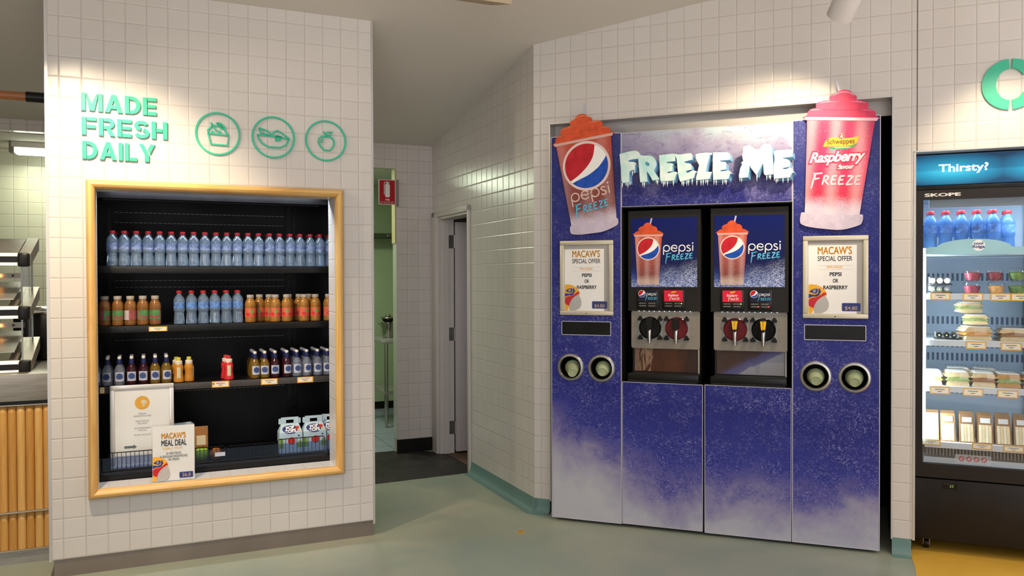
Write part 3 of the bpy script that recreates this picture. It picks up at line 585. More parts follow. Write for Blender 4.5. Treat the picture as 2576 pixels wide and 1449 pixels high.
for body, z, w_ in (('FRESH\nSANDWICHES', 0.287, 0.088), ('DELICIOUS\nSALADS', 0.247, 0.066), ('ZOOPERMAN\nPACKS', 0.209, 0.083), ('SUSHI ROLLS', 0.179, 0.083)):
    txt(ms, 'menu_text', body, INKG, w=w_, h=0.021 if '\n' in body else 0.008, cx=0, cz=z, y=-0.0044)
part('arrow', MB().flat([(-0.09, 0.110), (-0.045, 0.110), (-0.045, 0.104), (-0.028, 0.1165), (-0.045, 0.129), (-0.045, 0.123), (-0.09, 0.123)], -0.0044), mat('slate_ink', '#5d6a75', 0.5), ms, fix=False)
part('sleeve', MB().box(-0.142, 0.142, -0.0055, -0.005, 0.02, 0.43), GLASS, mf)
# ---- gable cartons, paper bag, apple, orange
def carton(label, loc, group, rz=0.0):
    t = thing('gable_carton', label, 'carton', 'L', loc, rz, group); hw, d = 0.066, 0.040
    CB_ = mat('pale_blue_card', '#b8cfdd', 0.5, var=0.1, vscale=14); b = MB()
    b.box(-hw, hw, -d, d, 0, 0.120); b._add([(-hw, -d, 0.120), (hw, -d, 0.120), (hw, d, 0.120), (-hw, d, 0.120), (-0.05, -0.006, 0.168), (0.05, -0.006, 0.168), (0.05, 0.006, 0.168), (-0.05, 0.006, 0.168)], [(0, 1, 5, 4), (2, 3, 7, 6), (1, 2, 6, 5), (3, 0, 4, 7)])
    part('carton_body', b, CB_, t)
    hd = MB()
    for (x0, x1, z0, z1) in ((-0.05, -0.022, 0.168, 0.205), (0.022, 0.05, 0.168, 0.205), (-0.022, 0.022, 0.190, 0.205), (-0.022, 0.022, 0.162, 0.170)): hd.box(x0, x1, -0.003, 0.003, z0, z1)
    hd.prism(rrect(-0.064, -0.048, 0.165, 0.198, 0.006), 0.003, 0.006).prism(rrect(0.048, 0.064, 0.165, 0.198, 0.006), 0.003, 0.006)
    part('carton_handle', hd, CB_, t)
    # roof artwork lies on the sloping front: point on slope at height z
    sl = lambda x, z, e=0.0006: (x, -d + (d - 0.006) * (z - 0.120) / 0.048 - e, z) if z > 0.12 else (x, -d - e, z)
    art = MB(); dome = [(0.046 * math.cos(a) - 0.002, 0.138 + 0.021 * math.sin(a)) for a in [2 * math.pi * q / 28 for q in range(28)]]
    art.face([sl(x, max(z, 0.1201)) for x, z in dome if z >= 0.1195], 0); art.face([sl(x, z) for x, z in [(-0.0335, 0.1199), (0.0295, 0.1199), (0.022, 0.1145), (-0.002, 0.1115), (-0.027, 0.1145)]], 0)
    art.flat(arc(0.004, 0.070, 0.022, 0, 345, 18), -d - 0.0006, 1); art.flat([(-0.066, 0.03), (-0.042, 0.03), (-0.044, 0.075), (-0.052, 0.088), (-0.066, 0.09)], -d - 0.0006, 2); art.flat([(0.034, 0.03), (0.066, 0.03), (0.066, 0.062), (0.05, 0.072), (0.038, 0.06)], -d - 0.0006, 2)
    art.face([sl(x, z, 0.001) for x, z in arc(0.040, 0.145, 0.011, 0, 345, 14, 0.7)], 1); art.face([sl(x, z, 0.0008) for x, z in [(0.04, 0.138), (0.058, 0.126), (0.056, 0.123), (0.036, 0.134)]], 3)
    art.flat([(0.040, 0.095), (0.050, 0.095), (0.050, 0.103), (0.040, 0.103)], -d - 0.0007, 0)
    part('artwork', art, [INKN, mat('apple_red_print', '#c6352c', 0.5, var=0.1), mat('leaf_print', '#7fa84c', 0.5, var=0.15), AMBER], t, fix=False)
    me = text_mesh('lettering', 'POP\nTOPS', INKW, w=0.064, h=0.036, cx=-0.002, cz=0.137, bold=0.05, rot=6, line=0.8)
    for v in me.vertices: v.co = Vector(sl(v.co.x, v.co.z, 0.0016)) if v.co.z > 0.12 else Vector((v.co.x, -d - 0.0016, v.co.z))
    link('lettering', me, t); return t
gc = 'gable drink cartons on the cooler deck'
c0 = carton('pale blue gable drink carton, left of the pair behind wire divider', (-0.4220, 0.330, 0.4602), gc)
dup(c0, 'L', (-0.2830, 0.330, 0.4602), 0.0, 'pale blue gable drink carton, right of the pair behind wire divider', gc)
dup(c0, 'L', (-0.178, 0.345, 0.4602), -0.25, 'gable drink carton half hidden by the cooler edge beside the two others', gc)
dup(c0, 'L', (-1.010, 0.405, 0.4602), 0.3, 'pale blue gable carton half hidden behind the meal deal stand', gc)
pbag = thing('paper_bag', 'brown paper bag with pale window label behind the green apple', 'bag', 'L', (-0.915, 0.335, 0.4602))
bg = MB(); bg._add([(-0.036, -0.022, 0), (0.036, -0.022, 0), (0.036, 0.022, 0), (-0.036, 0.022, 0), (-0.034, -0.022, 0.09), (0.036, -0.021, 0.09), (0.036, 0.021, 0.09), (-0.034, 0.02, 0.09), (-0.036, -0.003, 0.188), (0.037, -0.003, 0.188), (0.037, 0.003, 0.188), (-0.036, 0.003, 0.188)],
    [(0, 3, 2, 1), (0, 1, 5, 4), (1, 2, 6, 5), (2, 3, 7, 6), (3, 0, 4, 7), (4, 5, 9, 8), (5, 6, 10, 9), (6, 7, 11, 10), (7, 4, 8, 11), (8, 9, 10, 11)])
part('bag_body', bg, mat('kraft_paper', '#9a6a3c', 0.7, var=0.15, vscale=25), pbag)
part('window_label', MB().face([(-0.024, -0.0228, 0.085), (0.024, -0.0225, 0.085), (0.024, -0.0140, 0.138), (-0.024, -0.0140, 0.138)]), mat('cream_label', '#cfc6a8', 0.5, var=0.08), pbag, fix=False)
ap = thing('green_apple', 'green apple in front of the brown paper bag, cooler deck', 'apple', 'L', (-0.915, 0.272, 0.4602))
part('apple_flesh', MB().lathe([(0.004, 0.006), (0.018, 0.0), (0.032, 0.018), (0.038, 0.040), (0.036, 0.058), (0.026, 0.071), (0.012, 0.074), (0.003, 0.066)], 20), mat('green_apple_skin', '#8fb23a', 0.3, var=0.12), ap)
part('stem', MB().tube([(0, 0, 0.066), (0.002, 0, 0.078), (0.006, 0, 0.086)], 0.0016, 6), mat('brown_stem', '#5a3f22', 0.7), ap)
og = thing('orange_fruit', 'round orange fruit right of the green apple, cooler deck', 'fruit', 'L', (-0.838, 0.292, 0.4602))
part('orange_peel', MB().lathe([(0.003, 0.0), (0.016, 0.003), (0.028, 0.014), (0.034, 0.033), (0.029, 0.052), (0.016, 0.064), (0.003, 0.066)], 18), mat('orange_peel', '#b9692c', 0.4, var=0.1, bump=0.2, bscale=400), og); part('stem_scar', MB().lathe([(0.003, 0.066), (0.002, 0.068)], 8), mat('scar_green', '#5d5a2a', 0.7), og)
# ================================================================== lettering and icons on the kiosk wall
def stem(x=0, w_=0.24): return [(x, 0), (x + w_, 0), (x + w_, 1), (x, 1)]
def bar(x0, x1, z0, z1): return [(x0, z0), (x1, z0), (x1, z1), (x0, z1)]
LET = {
 'M': (1.15, [stem(), [(.275, .98), (.33, .98), (.57, .42), (.82, .98), (.875, .98), (.875, .72), (.71, .02), (.43, .02), (.275, .72)], stem(.91)]),
 'A': (.98, [[(0, 0), (.265, 0), (.33, .2), (.49, .2), (.49, .4), (.405, .4), (.49, .68), (.49, 1), (.37, 1)], [(.49, .2), (.645, .2), (.71, 0), (.98, 0), (.62, 1), (.49, 1), (.49, .68), (.575, .4), (.49, .4)]]),
 'D': (.88, [stem(), [(.27, 0), (.42, 0)] + arc(.42, .5, .46, -75, 75, 12, 1.05) + [(.42, 1), (.27, 1), (.27, .8), (.40, .8)] + arc(.40, .5, .22, 70, -70, 10, 1.3) + [(.40, .2), (.27, .2)]]),
 'E': (.77, [stem(), bar(.27, .77, .8, 1), bar(.27, .74, .42, .6), bar(.27, .77, 0, .2)]),
 'F': (.78, [stem(), bar(.27, .78, .8, 1), bar(.27, .73, .38, .57)]),
 'R': (.87, [stem(), [(.27, .38), (.40, .38), (.60, 0), (.87, 0), (.63, .43)] + arc(.55, .71, .29, -60, 90, 10) + [(.27, 1), (.27, .81), (.52, .81)] + arc(.52, .695, .105, 70, -70, 8) + [(.50, .58), (.27, .58)]]),
 'H': (.87, [stem(), bar(.27, .60, .4, .6), stem(.63)]), 'I': (.24, [stem()]), 'L': (.73, [stem(), bar(.27, .73, 0, .2)]),
 'Y': (.96, [[(0, 1), (.27, 1), (.60, .40), (.60, 0), (.34, 0), (.34, .40)], [(.69, 1), (.96, 1), (.655, .44), (.515, .68)]])}
def stencil(ch, h, d, kx=1.0):
    mb = MB()
    if ch == 'S':
        up = arc(.43, .70, .29, 20, 180, 14, .66) + arc(.43, .70, .29, 190, 262, 8, .62); lo = arc(.45, .29, .30, 75, 0, 8, .66) + arc(.45, .29, .30, -8, -165, 14, .66)
        mb.ribbon([(x * h * kx, z * h) for x, z in up], .20 * h, -d, 0).ribbon([(x * h * kx, z * h) for x, z in lo], .20 * h, -d, 0); return mb, .86 * h * kx
    w_, ps = LET[ch]
    for p in ps: mb.prism([(x * h * kx, z * h) for x, z in p], -d, 0)
    return mb, w_ * h * kx
for word, x0, z0, wid in (('MADE', -1.482, 2.3285, 0.3445), ('FRESH', -1.481, 2.2085, 0.394), ('DAILY', -1.479, 2.0885, 0.333)):
    ws = [(LET[c][0] if c != 'S' else .86) * 0.0895 for c in word]; gap = 0.0095; kx = (wid - gap * (len(word) - 1)) / sum(ws); x = x0
    for i, c in enumerate(word):
        mb, w_ = stencil(c, 0.0895, 0.012, kx); single('wall_letter', mb, TEAL, 'teal stencil letter %s, %s letter of %s on the tiled wall' % (c, ORD[i], word), 'letter', 'L', (x, -0.0006, z0), group='teal stencil letters above the window'); x += w_ + gap
def icon(label, cx, strokes, c, r, dots=()):
    t = thing('wall_icon', label, 'sign', 'L', (cx, -0.0006, 2.257), group='round teal food icons on the tiled wall'); k = 0.1145
    part('icon_ring', MB().ring(0, 0, k - 0.0095, k, -0.008, 0, 56), TEAL, t); mb = MB()
    for s_ in strokes: mb.ribbon([((x - c[0]) / r[0] * k, (c[1] - z) / r[1] * k) for x, z in s_], 0.0088, -0.008, 0)
    for (x, z, rr) in dots: mb.prism(arc((x - c[0]) / r[0] * k, (c[1] - z) / r[1] * k, rr * k, 0, 340, 14), -0.008, 0)
    part('icon_drawing', mb, TEAL, t)
icon('teal ring with cupcake-shaped salad tub, leftmost of three round icons', -0.8388, [[(465, 425), (760, 440), (740, 585), (505, 578), (465, 425)], [(470, 425), (460, 380), (500, 345), (515, 312), (600, 308), (650, 285)], [(590, 270), (650, 275), (700, 320), (712, 385), (755, 438)], [(505, 270), (545, 330), (582, 388)], [(590, 270), (625, 300), (690, 345)]], (605, 425), (327, 310), [(655, 330, .085), (625, 398, .075), (528, 408, .075)])
icon('teal ring with a salad bowl and leaf, middle of three round icons', -0.552, [[(1165, 455), (1185, 520), (1230, 575), (1320, 618), (1480, 618), (1560, 575), (1605, 490)], [(1165, 455), (1320, 460), (1420, 465), (1605, 490)], [(1190, 360), (1300, 390), (1340, 430), (1320, 460)], [(1190, 360), (1215, 445)], [(1235, 420), (1310, 455)], [(1345, 450), (1400, 400), (1440, 378), (1500, 410), (1600, 485)], [(1418, 450), (1500, 465), (1480, 510), (1415, 525), (1418, 450)]], (1385, 478), (300, 297), [(1450, 480, .12)])
icon('teal ring with an apple and leaf, rightmost of three round icons', -0.267, [[(2115, 478), (2070, 470), (2032, 500), (2020, 550), (2050, 610), (2100, 660), (2180, 660), (2230, 600), (2240, 540), (2215, 490), (2170, 470), (2115, 478)], [(2095, 405), (2112, 430), (2125, 470)], [(2125, 450), (2150, 410), (2215, 405), (2190, 450), (2130, 462)], [(2090, 505), (2066, 530), (2066, 560)]], (2125, 530), (285, 282))
bc = MB()
def cseg(a0, a1, n): return [(0.128 * math.cos(R(a0 + (a1 - a0) * i / n)), 0.128 * math.sin(R(a0 + (a1 - a0) * i / n))) for i in range(n + 1)] + [(0.064 * math.cos(R(a1 + (a0 - a1) * i / n)), 0.080 * math.sin(R(a1 + (a0 - a1) * i / n))) for i in range(n + 1)]
def quadseg(a0, a1, n):
    for i in range(n):
        p = cseg(a0 + (a1 - a0) * i / n, a0 + (a1 - a0) * (i + 1) / n, 1); bc.prism(p, -0.012, 0)
quadseg(94, 266, 40); quadseg(86, 32, 14); quadseg(274, 328, 14)
single('wall_letter', bc, TEAL, 'large teal stencil letter C on the wall above the fridge', 'letter', 'M', (2.597, -0.0006, 2.459))
# ================================================================== servery at the left edge
ctr = thing('servery_counter', 'stainless-topped servery counter clad in half-round pine battens', 'counter', 'L', (-2.4, 0.32, 0))
def sb(mb, x0, x1, y0, y1, z0, z1, bev=0): return mb.box(x0 + 2.4, x1 + 2.4, y0 - 0.32, y1 - 0.32, z0, z1, bev=bev)
part('counter_top', sb(MB(), -3.3, -1.646, 0.30, 1.05, 0.852, 0.993, 0.004), STEEL, ctr)
part('counter_carcass', sb(MB(), -3.3, -1.646, 0.33, 1.0, 0.075, 0.85), BLACKM, ctr)
part('cladding_strip', sb(sb(sb(MB(), -3.3, -1.648, 0.300, 0.33, 0.829, 0.833), -3.3, -1.648, 0.298, 0.33, 0.270, 0.277), -3.3, -1.648, 0.300, 0.33, 0.072, 0.076), ALU, ctr)
part('plinth', sb(MB(), -3.3, -1.648, 0.318, 0.36, 0.0, 0.072), STEEL, ctr)
TB = [timber('batten_pine_%s' % k, 2, a, b, c) for k, a, b, c in (('honey', '#dba65c', '#c08b44', '#e8bd7c'), ('pale', '#e4b66e', '#cb9a52', '#efcc90'), ('deep', '#d09a50', '#b37d3a', '#dfae66'))]
def batten(z0, z1, d):
    mb = MB(); n = 8; r = 0.0198; rings = []
    for z, k in ((z0, 1.0), (z1 - 0.035, 1.0), (z1 - 0.018, 0.82), (z1 - 0.006, 0.45), (z1, 0.16)): rings.append([(r * math.cos(R(180 + 180 * i / n)), r * k * math.sin(R(180 + 180 * i / n)), z) for i in range(n + 1)])
    for A, B in zip(rings, rings[1:]): mb._add(A + B, [(i, i + 1, n + 2 + i, n + 1 + i) for i in range(n)], 0, True)
    mb.flat([(-r, z0), (r, z0), (r, z1), (-r, z1)], 0.0); return mb
bm1 = [batten(0.278, 0.828, 0).mesh('batten', t_) for t_ in TB]; bm2 = [batten(0.077, 0.269, 0).mesh('batten', t_) for t_ in TB]
for i in range(38):
    x = -1.676 - 0.0402 * i + 2.4; k = (i * 7 + i // 3) % 3
    for mm in (bm1, bm2): link('batten', mm[k], ctr, loc=(x, 0.009, 0))
warm = thing('food_warmer', 'three-tier silver hot food warmer with black end caps on servery counter', 'food warmer', 'L', (-2.2, 0.62, 0.9935))
def wb_(mb, x0, x1, y0, y1, z0, z1, bev=0): return mb.box(x0 + 2.2, x1 + 2.2, y0 - 0.62, y1 - 0.62, z0 - 0.9935, z1 - 0.9935, bev=bev)
WS = mat('satin_steel', '#b5ab9c', 0.3, 0.7, var=0.08, vscale=2); GLOW = mat('warmer_light_strip', '#fff0d0', 0.5, emit='#ffe9c4', es=1.1)
for k, z in enumerate((1.627, 1.344, 1.053)):
    tr = part('tier', wb_(MB(), -3.0, -1.815, 0.43, 0.46, z - 0.05, z - 0.018), BLACK, warm)
    part('light_strip', wb_(wb_(MB(), -3.0, -1.815, 0.424, 0.455, z - 0.018, z - 0.001), -3.0, -1.815, 0.424, 0.455, z - 0.066, z - 0.052), GLOW, tr)
    part('end_cap', wb_(MB(), -1.815, -1.762, 0.40, 0.475, z - 0.073, z, 0.010), BLACK, tr)
    bar_ = MB(); bar_.prismX([(0.475 - 0.62, z - 0.004 - 0.9935), (0.86 - 0.62, z + 0.098 - 0.9935), (0.87 - 0.62, z + 0.09 - 0.9935), (0.87 - 0.62, z + 0.03 - 0.9935), (0.475 - 0.62, z - 0.068 - 0.9935)], 0.385, 0.44)
    part('side_rail', bar_, WS, tr)
    tp = MB(); x1 = 0.375 if k == 0 else 0.355; tp.prismX([(0.475 - 0.62, z - 0.012 - 0.9935), (0.86 - 0.62, z + 0.09 - 0.9935), (0.86 - 0.62, z + 0.08 - 0.9935), (0.475 - 0.62, z - 0.022 - 0.9935)], -0.8, x1)
    part('top_panel', tp, STEEL if k == 0 else GLASS, tr)
    if k: part('inner_rail', MB().prismX([(0.475 - 0.62, z - 0.006 - 0.9935), (0.86 - 0.62, z + 0.096 - 0.9935), (0.86 - 0.62, z + 0.06 - 0.9935), (0.475 - 0.62, z - 0.04 - 0.9935)], 0.33, 0.372), WS, tr)
    if k == 2: continue
    hl = wb_(MB(), -3.0, -1.83, 0.80, 0.83, z - 0.135, z - 0.105); part('lamp_rail', hl, WHITE, tr)
    for xx in (-1.885, -1.945): part('heat_lamp', MB().lathe([(0.006, 0), (0.006, 0.008)], 10, (xx + 2.2, 0.792 - 0.62, z - 0.12 - 0.9935), axis='y'), mat('warm_lamp', '#ffb060', 0.4, emit='#ffa045', es=9.0) if xx < -1.9 else BLACK, tr)
    part('chute_floor', MB().prismX([(0.47 - 0.62, z - 0.245 - 0.9935), (0.86 - 0.62, z - 0.155 - 0.9935), (0.86 - 0.62, z - 0.165 - 0.9935), (0.47 - 0.62, z - 0.25 - 0.9935)], -0.8, 0.36), STEEL, tr) if k < 2 else None
post = MB()
for z0, z1 in ((1.345, 1.555), (1.054, 1.272), (0.9935, 0.982)):
    if z1 > z0: wb_(post, -1.803, -1.795, 0.435, 0.442, z0, z1)
wb_(post, -1.80, -1.79, 0.84, 0.85, 0.9935, 1.70); wb_(post, -2.9, -2.89, 0.84, 0.85, 0.9935, 1.70); part('support_post', post, CHROME, warm)
part('side_glass', MB().prismX([(0.46 - 0.62, 0.02), (0.84 - 0.62, 0.02), (0.84 - 0.62, 0.68), (0.46 - 0.62, 0.58)], 0.396, 0.399), GLASS, warm)
part('warmer_base', wb_(MB(), -3.0, -1.77, 0.44, 0.86, 0.9935, 1.0), BLACK, warm)
toa = thing('benchtop_appliance', 'black benchtop appliance with polished front edge behind the food warmer', 'appliance', 'L', (-1.85, 1.42, 0.93))
part('appliance_body', MB().box(-0.10, 0.16, -0.12, 0.25, 0.05, 0.33, bev=0.006), BLACK, toa); part('steel_lid', MB().box(-0.10, 0.16, -0.13, 0.25, 0.33, 0.385, bev=0.012), CHROME, toa); part('foot', MB().box(-0.08, 0.14, -0.1, 0.2, 0.0, 0.05), BLACKM, toa)
sbm = MB().box(-0.8, 0.25, -0.22, 0.38, 0.87, 0.93).box(-0.78, -0.72, -0.2, -0.14, 0, 0.87).box(0.15, 0.21, -0.2, -0.14, 0, 0.87).box(-0.78, -0.72, 0.3, 0.36, 0, 0.87).box(0.15, 0.21, 0.3, 0.36, 0, 0.87)
single('timber_bench', sbm, timber('bench_timber', 0, '#8a5a34', '#6b4224', '#a5744a'), 'brown timber bench carrying the black appliance behind the servery', 'bench', 'L', (-1.93, 1.42, 0))
rail = thing('timber_rail', 'round timber rail in a black bracket across the top left corner', 'rail', 'L', (-1.645, 0.35, 2.445))
part('rail_pole', MB().lathe([(0.0225, -1.6), (0.0225, -0.06)], 20, axis='x'), timber('rail_timber', 0, '#a86a3a', '#8a5028', '#bd824c'), rail)
part('rail_bracket', MB().lathe([(0.027, -0.115), (0.027, -0.006)], 20, axis='x').box(-0.008, -0.001, -0.05, 0.05, -0.075, 0.075), BLACK, rail)
bl = thing('batten_light', 'lit fluorescent batten light on the servery ceiling behind the rail', 'light', 'L', (-1.75, 2.62, 2.5295))
part('light_body', MB().box(-0.36, 0.9, -0.06, 0.06, -0.045, 0.0, bev=0.004), WHITE, bl); part('diffuser', MB().box(-0.34, 0.9, -0.055, 0.055, -0.092, -0.045, bev=0.018), mat('lit_diffuser', '#ffffff', 0.5, emit='#f4ffe6', es=7.0), bl)
part('end_clip', MB().box(-0.375, -0.34, -0.058, 0.058, -0.085, 0.0, bev=0.005), mat('grey_clip', '#8a877c', 0.5), bl)
area('servery_tube', W('L', -1.6, 2.62, 2.42), W('L', -1.6, 2.62, 0), 9, (0.96, 1.0, 0.78), 1.1, 0.1)
# ================================================================== frozen drinks cabinet (frame C)
def ice_print(name, header=False):
    m, nt, p = newmat(name); co = objco(nt); s = sepxyz(nt, co); x, z = s[0], s[2]
    big = noise(nt, co, 2.2, 5, 0.62, 0.4); mid = noise(nt, co, 7.0, 5, 0.6, 0.6); fine = noise(nt, co, 74.0, 3, 0.55, 1.6); fine2 = noise(nt, co, 130.0, 2, 0.5, 1.2)
    zz = mth(nt, 'ADD', z, mth(nt, 'MULTIPLY', mth(nt, 'SUBTRACT', big, 0.5), 0.55)); zz = mth(nt, 'ADD', zz, mth(nt, 'MULTIPLY', mth(nt, 'SUBTRACT', mid, 0.5), 0.22))
    if header:
        f = mth(nt, 'ADD', zz, mth(nt, 'ADD', mth(nt, 'MULTIPLY', mth(nt, 'SUBTRACT', x, 0.9), 0.10), 0.05))
        c = ramp(nt, mrange(nt, f, 1.85, 2.45, 0, 1, 'LINEAR'), [(0.0, hx('#22266c')), (0.24, hx('#2b2d72')), (0.42, hx('#5a5688')), (0.56, hx('#857d9a')), (0.78, hx('#a39db2')), (1.0, hx('#b6c6cd'))])
        c = mixc(nt, mth(nt, 'MULTIPLY', mrange(nt, noise(nt, scaled(nt, co, (1, 1, 2.2)), 16.0, 5, 0.68, 1.2), 0.53, 0.66), 0.5), c, hx('#5d5985'))
        amt = mrange(nt, f, 1.9, 2.3, 0.6, 0.2)
    else:
        zz = mth(nt, 'SUBTRACT', mth(nt, 'ADD', zz, 0.05), mrange(nt, x, 0.0, 0.62, 0.30, 0.0, 'LINEAR')); f = mrange(nt, zz, 0.0, 2.4, 0, 1, 'LINEAR')
        c = ramp(nt, f, [(0.0, hx('#b9b8bd')), (0.06, hx('#aaa8b4')), (0.115, hx('#8f88a6')), (0.155, hx('#5f5a96')), (0.20, hx('#363a8a')), (0.30, hx('#272b78')), (0.45, hx('#30347e')), (0.6, hx('#282c74')), (0.8, hx('#2e3376')), (0.95, hx('#3a3f74'))])
        amt = mth(nt, 'MULTIPLY', mrange(nt, f, 0.06, 0.2, 0.2, 0.75), mrange(nt, f, 0.40, 0.62, 0.85, 0.40))
    patch = mrange(nt, mth(nt, 'ADD', mth(nt, 'MULTIPLY', mid, 0.6), mth(nt, 'MULTIPLY', big, 0.4)), 0.40, 0.62); sp = mth(nt, 'MULTIPLY', mth(nt, 'MULTIPLY', mrange(nt, fine, 0.52, 0.66), mth(nt, 'ADD', mth(nt, 'MULTIPLY', patch, 0.9), 0.1)), amt)
    c = mixc(nt, sp, c, hx('#9794c6')); sp2 = mth(nt, 'MULTIPLY', mth(nt, 'MULTIPLY', mrange(nt, fine2, 0.56, 0.68), patch), 0.35); c = mixc(nt, sp2, c, hx('#8f93c9'))
    dk = mth(nt, 'MULTIPLY', mth(nt, 'MULTIPLY', mrange(nt, fine, 0.46, 0.36), 0.35), mrange(nt, f, *((2.3, 2.0) if header else (0.07, 0.17)))); c = mixc(nt, dk, c, hx('#2d2a63'))
    nt.links.new(c, p.inputs['Base Color']); p.inputs['Roughness'].default_value = 0.2; p.inputs['Specular IOR Level'].default_value = 0.2
    return m
ICE = ice_print('frost_print'); ICEH = ice_print('frost_print_header', True)
EDGE = mat('pale_panel_edge', '#c9c5cf', 0.4, 0.2, var=0.03)
dc = thing('drinks_cabinet', 'frost-printed blue drinks cabinet with lower doors set into the tiled wall', 'cabinet', 'C', (0, 0, 0))
def plate_hole(mb, x0, x1, z0, z1, cx, cz_, r, y, m=0, n=32):
    cir = [(cx + r * math.cos(2 * math.pi * i / n), cz_ + r * math.sin(2 * math.pi * i / n)) for i in range(n)]; out = []
    for i in range(n):
        c_, s_ = math.cos(2 * math.pi * i / n), math.sin(2 * math.pi * i / n); k = 1e9
        if c_ > 1e-9: k = min(k, (x1 - cx) / c_)
        if c_ < -1e-9: k = min(k, (x0 - cx) / c_)
        if s_ > 1e-9: k = min(k, (z1 - cz_) / s_)
        if s_ < -1e-9: k = min(k, (z0 - cz_) / s_)
        out.append((cx + k * c_, cz_ + k * s_))
    vs = [(a, y, b) for a, b in cir] + [(a, y, b) for a, b in out]; fs = [(i, (i + 1) % n, n + (i + 1) % n, n + i) for i in range(n)]
    mb._add(vs, fs, m)
    for X, Z in ((x0, z0), (x1, z0), (x0, z1), (x1, z1)):   # square off the corners
        a0 = math.atan2(Z - cz_, X - cx) % (2 * math.pi); i = int(a0 / (2 * math.pi) * n); mb._add([(out[i][0], y, out[i][1]), (X, y, Z), (out[(i + 1) % n][0], y, out[(i + 1) % n][1])], [(0, 1, 2)], m)
HZ, HR = 0.942, 0.075
def side_panel(x0, x1, c1, c2, zt):
    mb = MB(); t = 0.018
    mb.box(x0, x1, 0, t, 0.02, HZ - 0.1); mb.box(x0, x1, 0, t, HZ + 0.1, zt); xm = (c1 + c2) / 2
    plate_hole(mb, x0, xm, HZ - 0.1, HZ + 0.1, c1, HZ, HR, 0.0); plate_hole(mb, xm, x1, HZ - 0.1, HZ + 0.1, c2, HZ, HR, 0.0)
    return mb
lp = part('side_panel', side_panel(0.006, 0.436, 0.1215, 0.3135, 2.342), ICE, dc)
rp = part('side_panel', side_panel(1.398, 1.836, 1.518, 1.7155, 2.345), ICE, dc)
hd = part('header_panel', MB().box(0.4385, 1.3955, 0.0005, 0.018, 1.906, 2.342), ICEH, dc)
dl = part('door', MB().box(0.4425, 0.909, 0, 0.018, 0.024, 0.866), ICE, dc); dr = part('door', MB().box(0.9225, 1.391, 0, 0.018, 0.02, 0.868), ICE, dc)
def edges(par, x0, x1, z0, z1, w_=0.0026, e=0.0008):
    mb = MB()
    for (a, b, c, d) in ((x0, x0 + w_, z0, z1), (x1 - w_, x1, z0, z1), (x0, x1, z0, z0 + w_), (x0, x1, z1 - w_, z1)): mb.box(a, b, -e, 0.010, c, d)
    return part('edge_strip', mb, EDGE, par)
edges(lp, 0.0, 0.4375, 0.018, 2.344, 0.004); edges(rp, 1.3965, 1.841, 0.018, 2.348, 0.004); edges(dl, 0.441, 0.9105, 0.022, 0.868); edges(dr, 0.921, 1.3925, 0.018, 0.870)
edges(hd, 0.4385, 1.3955, 1.9035, 2.342, 0.002)
part('carcass', MB().box(0.012, 0.43, 0.2, 0.70, 0.02, 2.30).box(1.41, 1.83, 0.2, 0.70, 0.02, 2.30).box(0.012, 0.03, 0.018, 0.2, 0.02, 2.3).box(1.81, 1.83, 0.018, 0.2, 0.02, 2.3).box(0.012, 1.83, 0.03, 0.70, 2.28, 2.31).box(0.44, 1.395, 0.018, 0.70, 0.02, 0.858).box(0.02, 1.82, 0.06, 0.6, 0.0, 0.02), VOID, dc)
part('bay_liner', MB().box(0.436, 0.4435, 0.0, 0.70, 0.858, 1.9035).box(1.392, 1.3985, 0.0, 0.70, 0.858, 1.9035).box(0.4435, 1.392, 0.0, 0.70, 1.896, 1.9035).box(0.4435, 1.392, 0.69, 0.70, 0.858, 1.9035), BLACK, dc)
for (x0, x1, z0, z1) in ((0.0665, 0.3735, 1.138, 1.2225), (1.4585, 1.772, 1.1407, 1.225)):
    s_ = part('black_insert', MB().box(x0 + 0.004, x1 - 0.004, -0.002, 0.0, z0 + 0.004, z1 - 0.004), BLACK, dc); edges(s_, x0, x1, z0, z1, 0.0035, 0.0028)
RING = mat('satin_ring_metal', '#a9a5a3', 0.3, 0.8, var=0.05); THR = mat('dark_bronze_throat', '#1b1511', 0.3, 0.25, var=0.2)
for cx in (0.1215, 0.3135, 1.518, 1.7155):
    rg = part('dispenser_ring', MB().lathe([(0.066, 0.012), (0.066, -0.006), (0.069, -0.010), (0.078, -0.008), (0.0835, -0.002), (0.0845, 0.0)], 40, (cx, 0, HZ), axis='y', caps=False), RING, dc)
    part('dispenser_throat', MB().lathe([(0.067, 0.004), (0.064, 0.03), (0.052, 0.10), (0.048, 0.17), (0.001, 0.172)], 36, (cx, 0, HZ), axis='y', caps=False), THR, rg)
CUPM = mat('green_clear_cup', '#c4cca4', 0.2, trans=0.35, ior=1.2, var=0.08); CUPR = mat('cup_rim_clear', '#b5c7a6', 0.15, trans=0.5, ior=1.2)
def disp_cup(label, cx, out, droop, g, yaw=0.0):
    t = thing('plastic_cup', label, 'cup', 'C', (cx, 0.05, HZ - 0.006), 0, g)
    M = Matrix.Rotation(R(droop), 4, 'X') @ Matrix.Rotation(R(yaw), 4, 'Z')
    L_ = 0.05 + out
    part('cup_body', MB().lathe([(0.044, 0.0), (0.0435, -0.02), (0.027, -L_), (0.0245, -L_ - 0.002), (0.022, -L_ + 0.004), (0.001, -L_ + 0.004)], 26, axis='y').xf(M), CUPM, t)
    part('cup_rim', MB().lathe([(0.044, 0.004), (0.047, 0.002), (0.047, -0.004), (0.044, -0.006)], 26, axis='y').xf(M), CUPR, t); return t
gcu = 'plastic cups in the cabinet dispensers'
disp_cup('green-tinted cup sticking far out of the leftmost dispenser ring', 0.1215, 0.055, 12, gcu, 14); disp_cup('green-tinted cup in the dispenser ring second from left', 0.3135, 0.025, 10, gcu, 9)
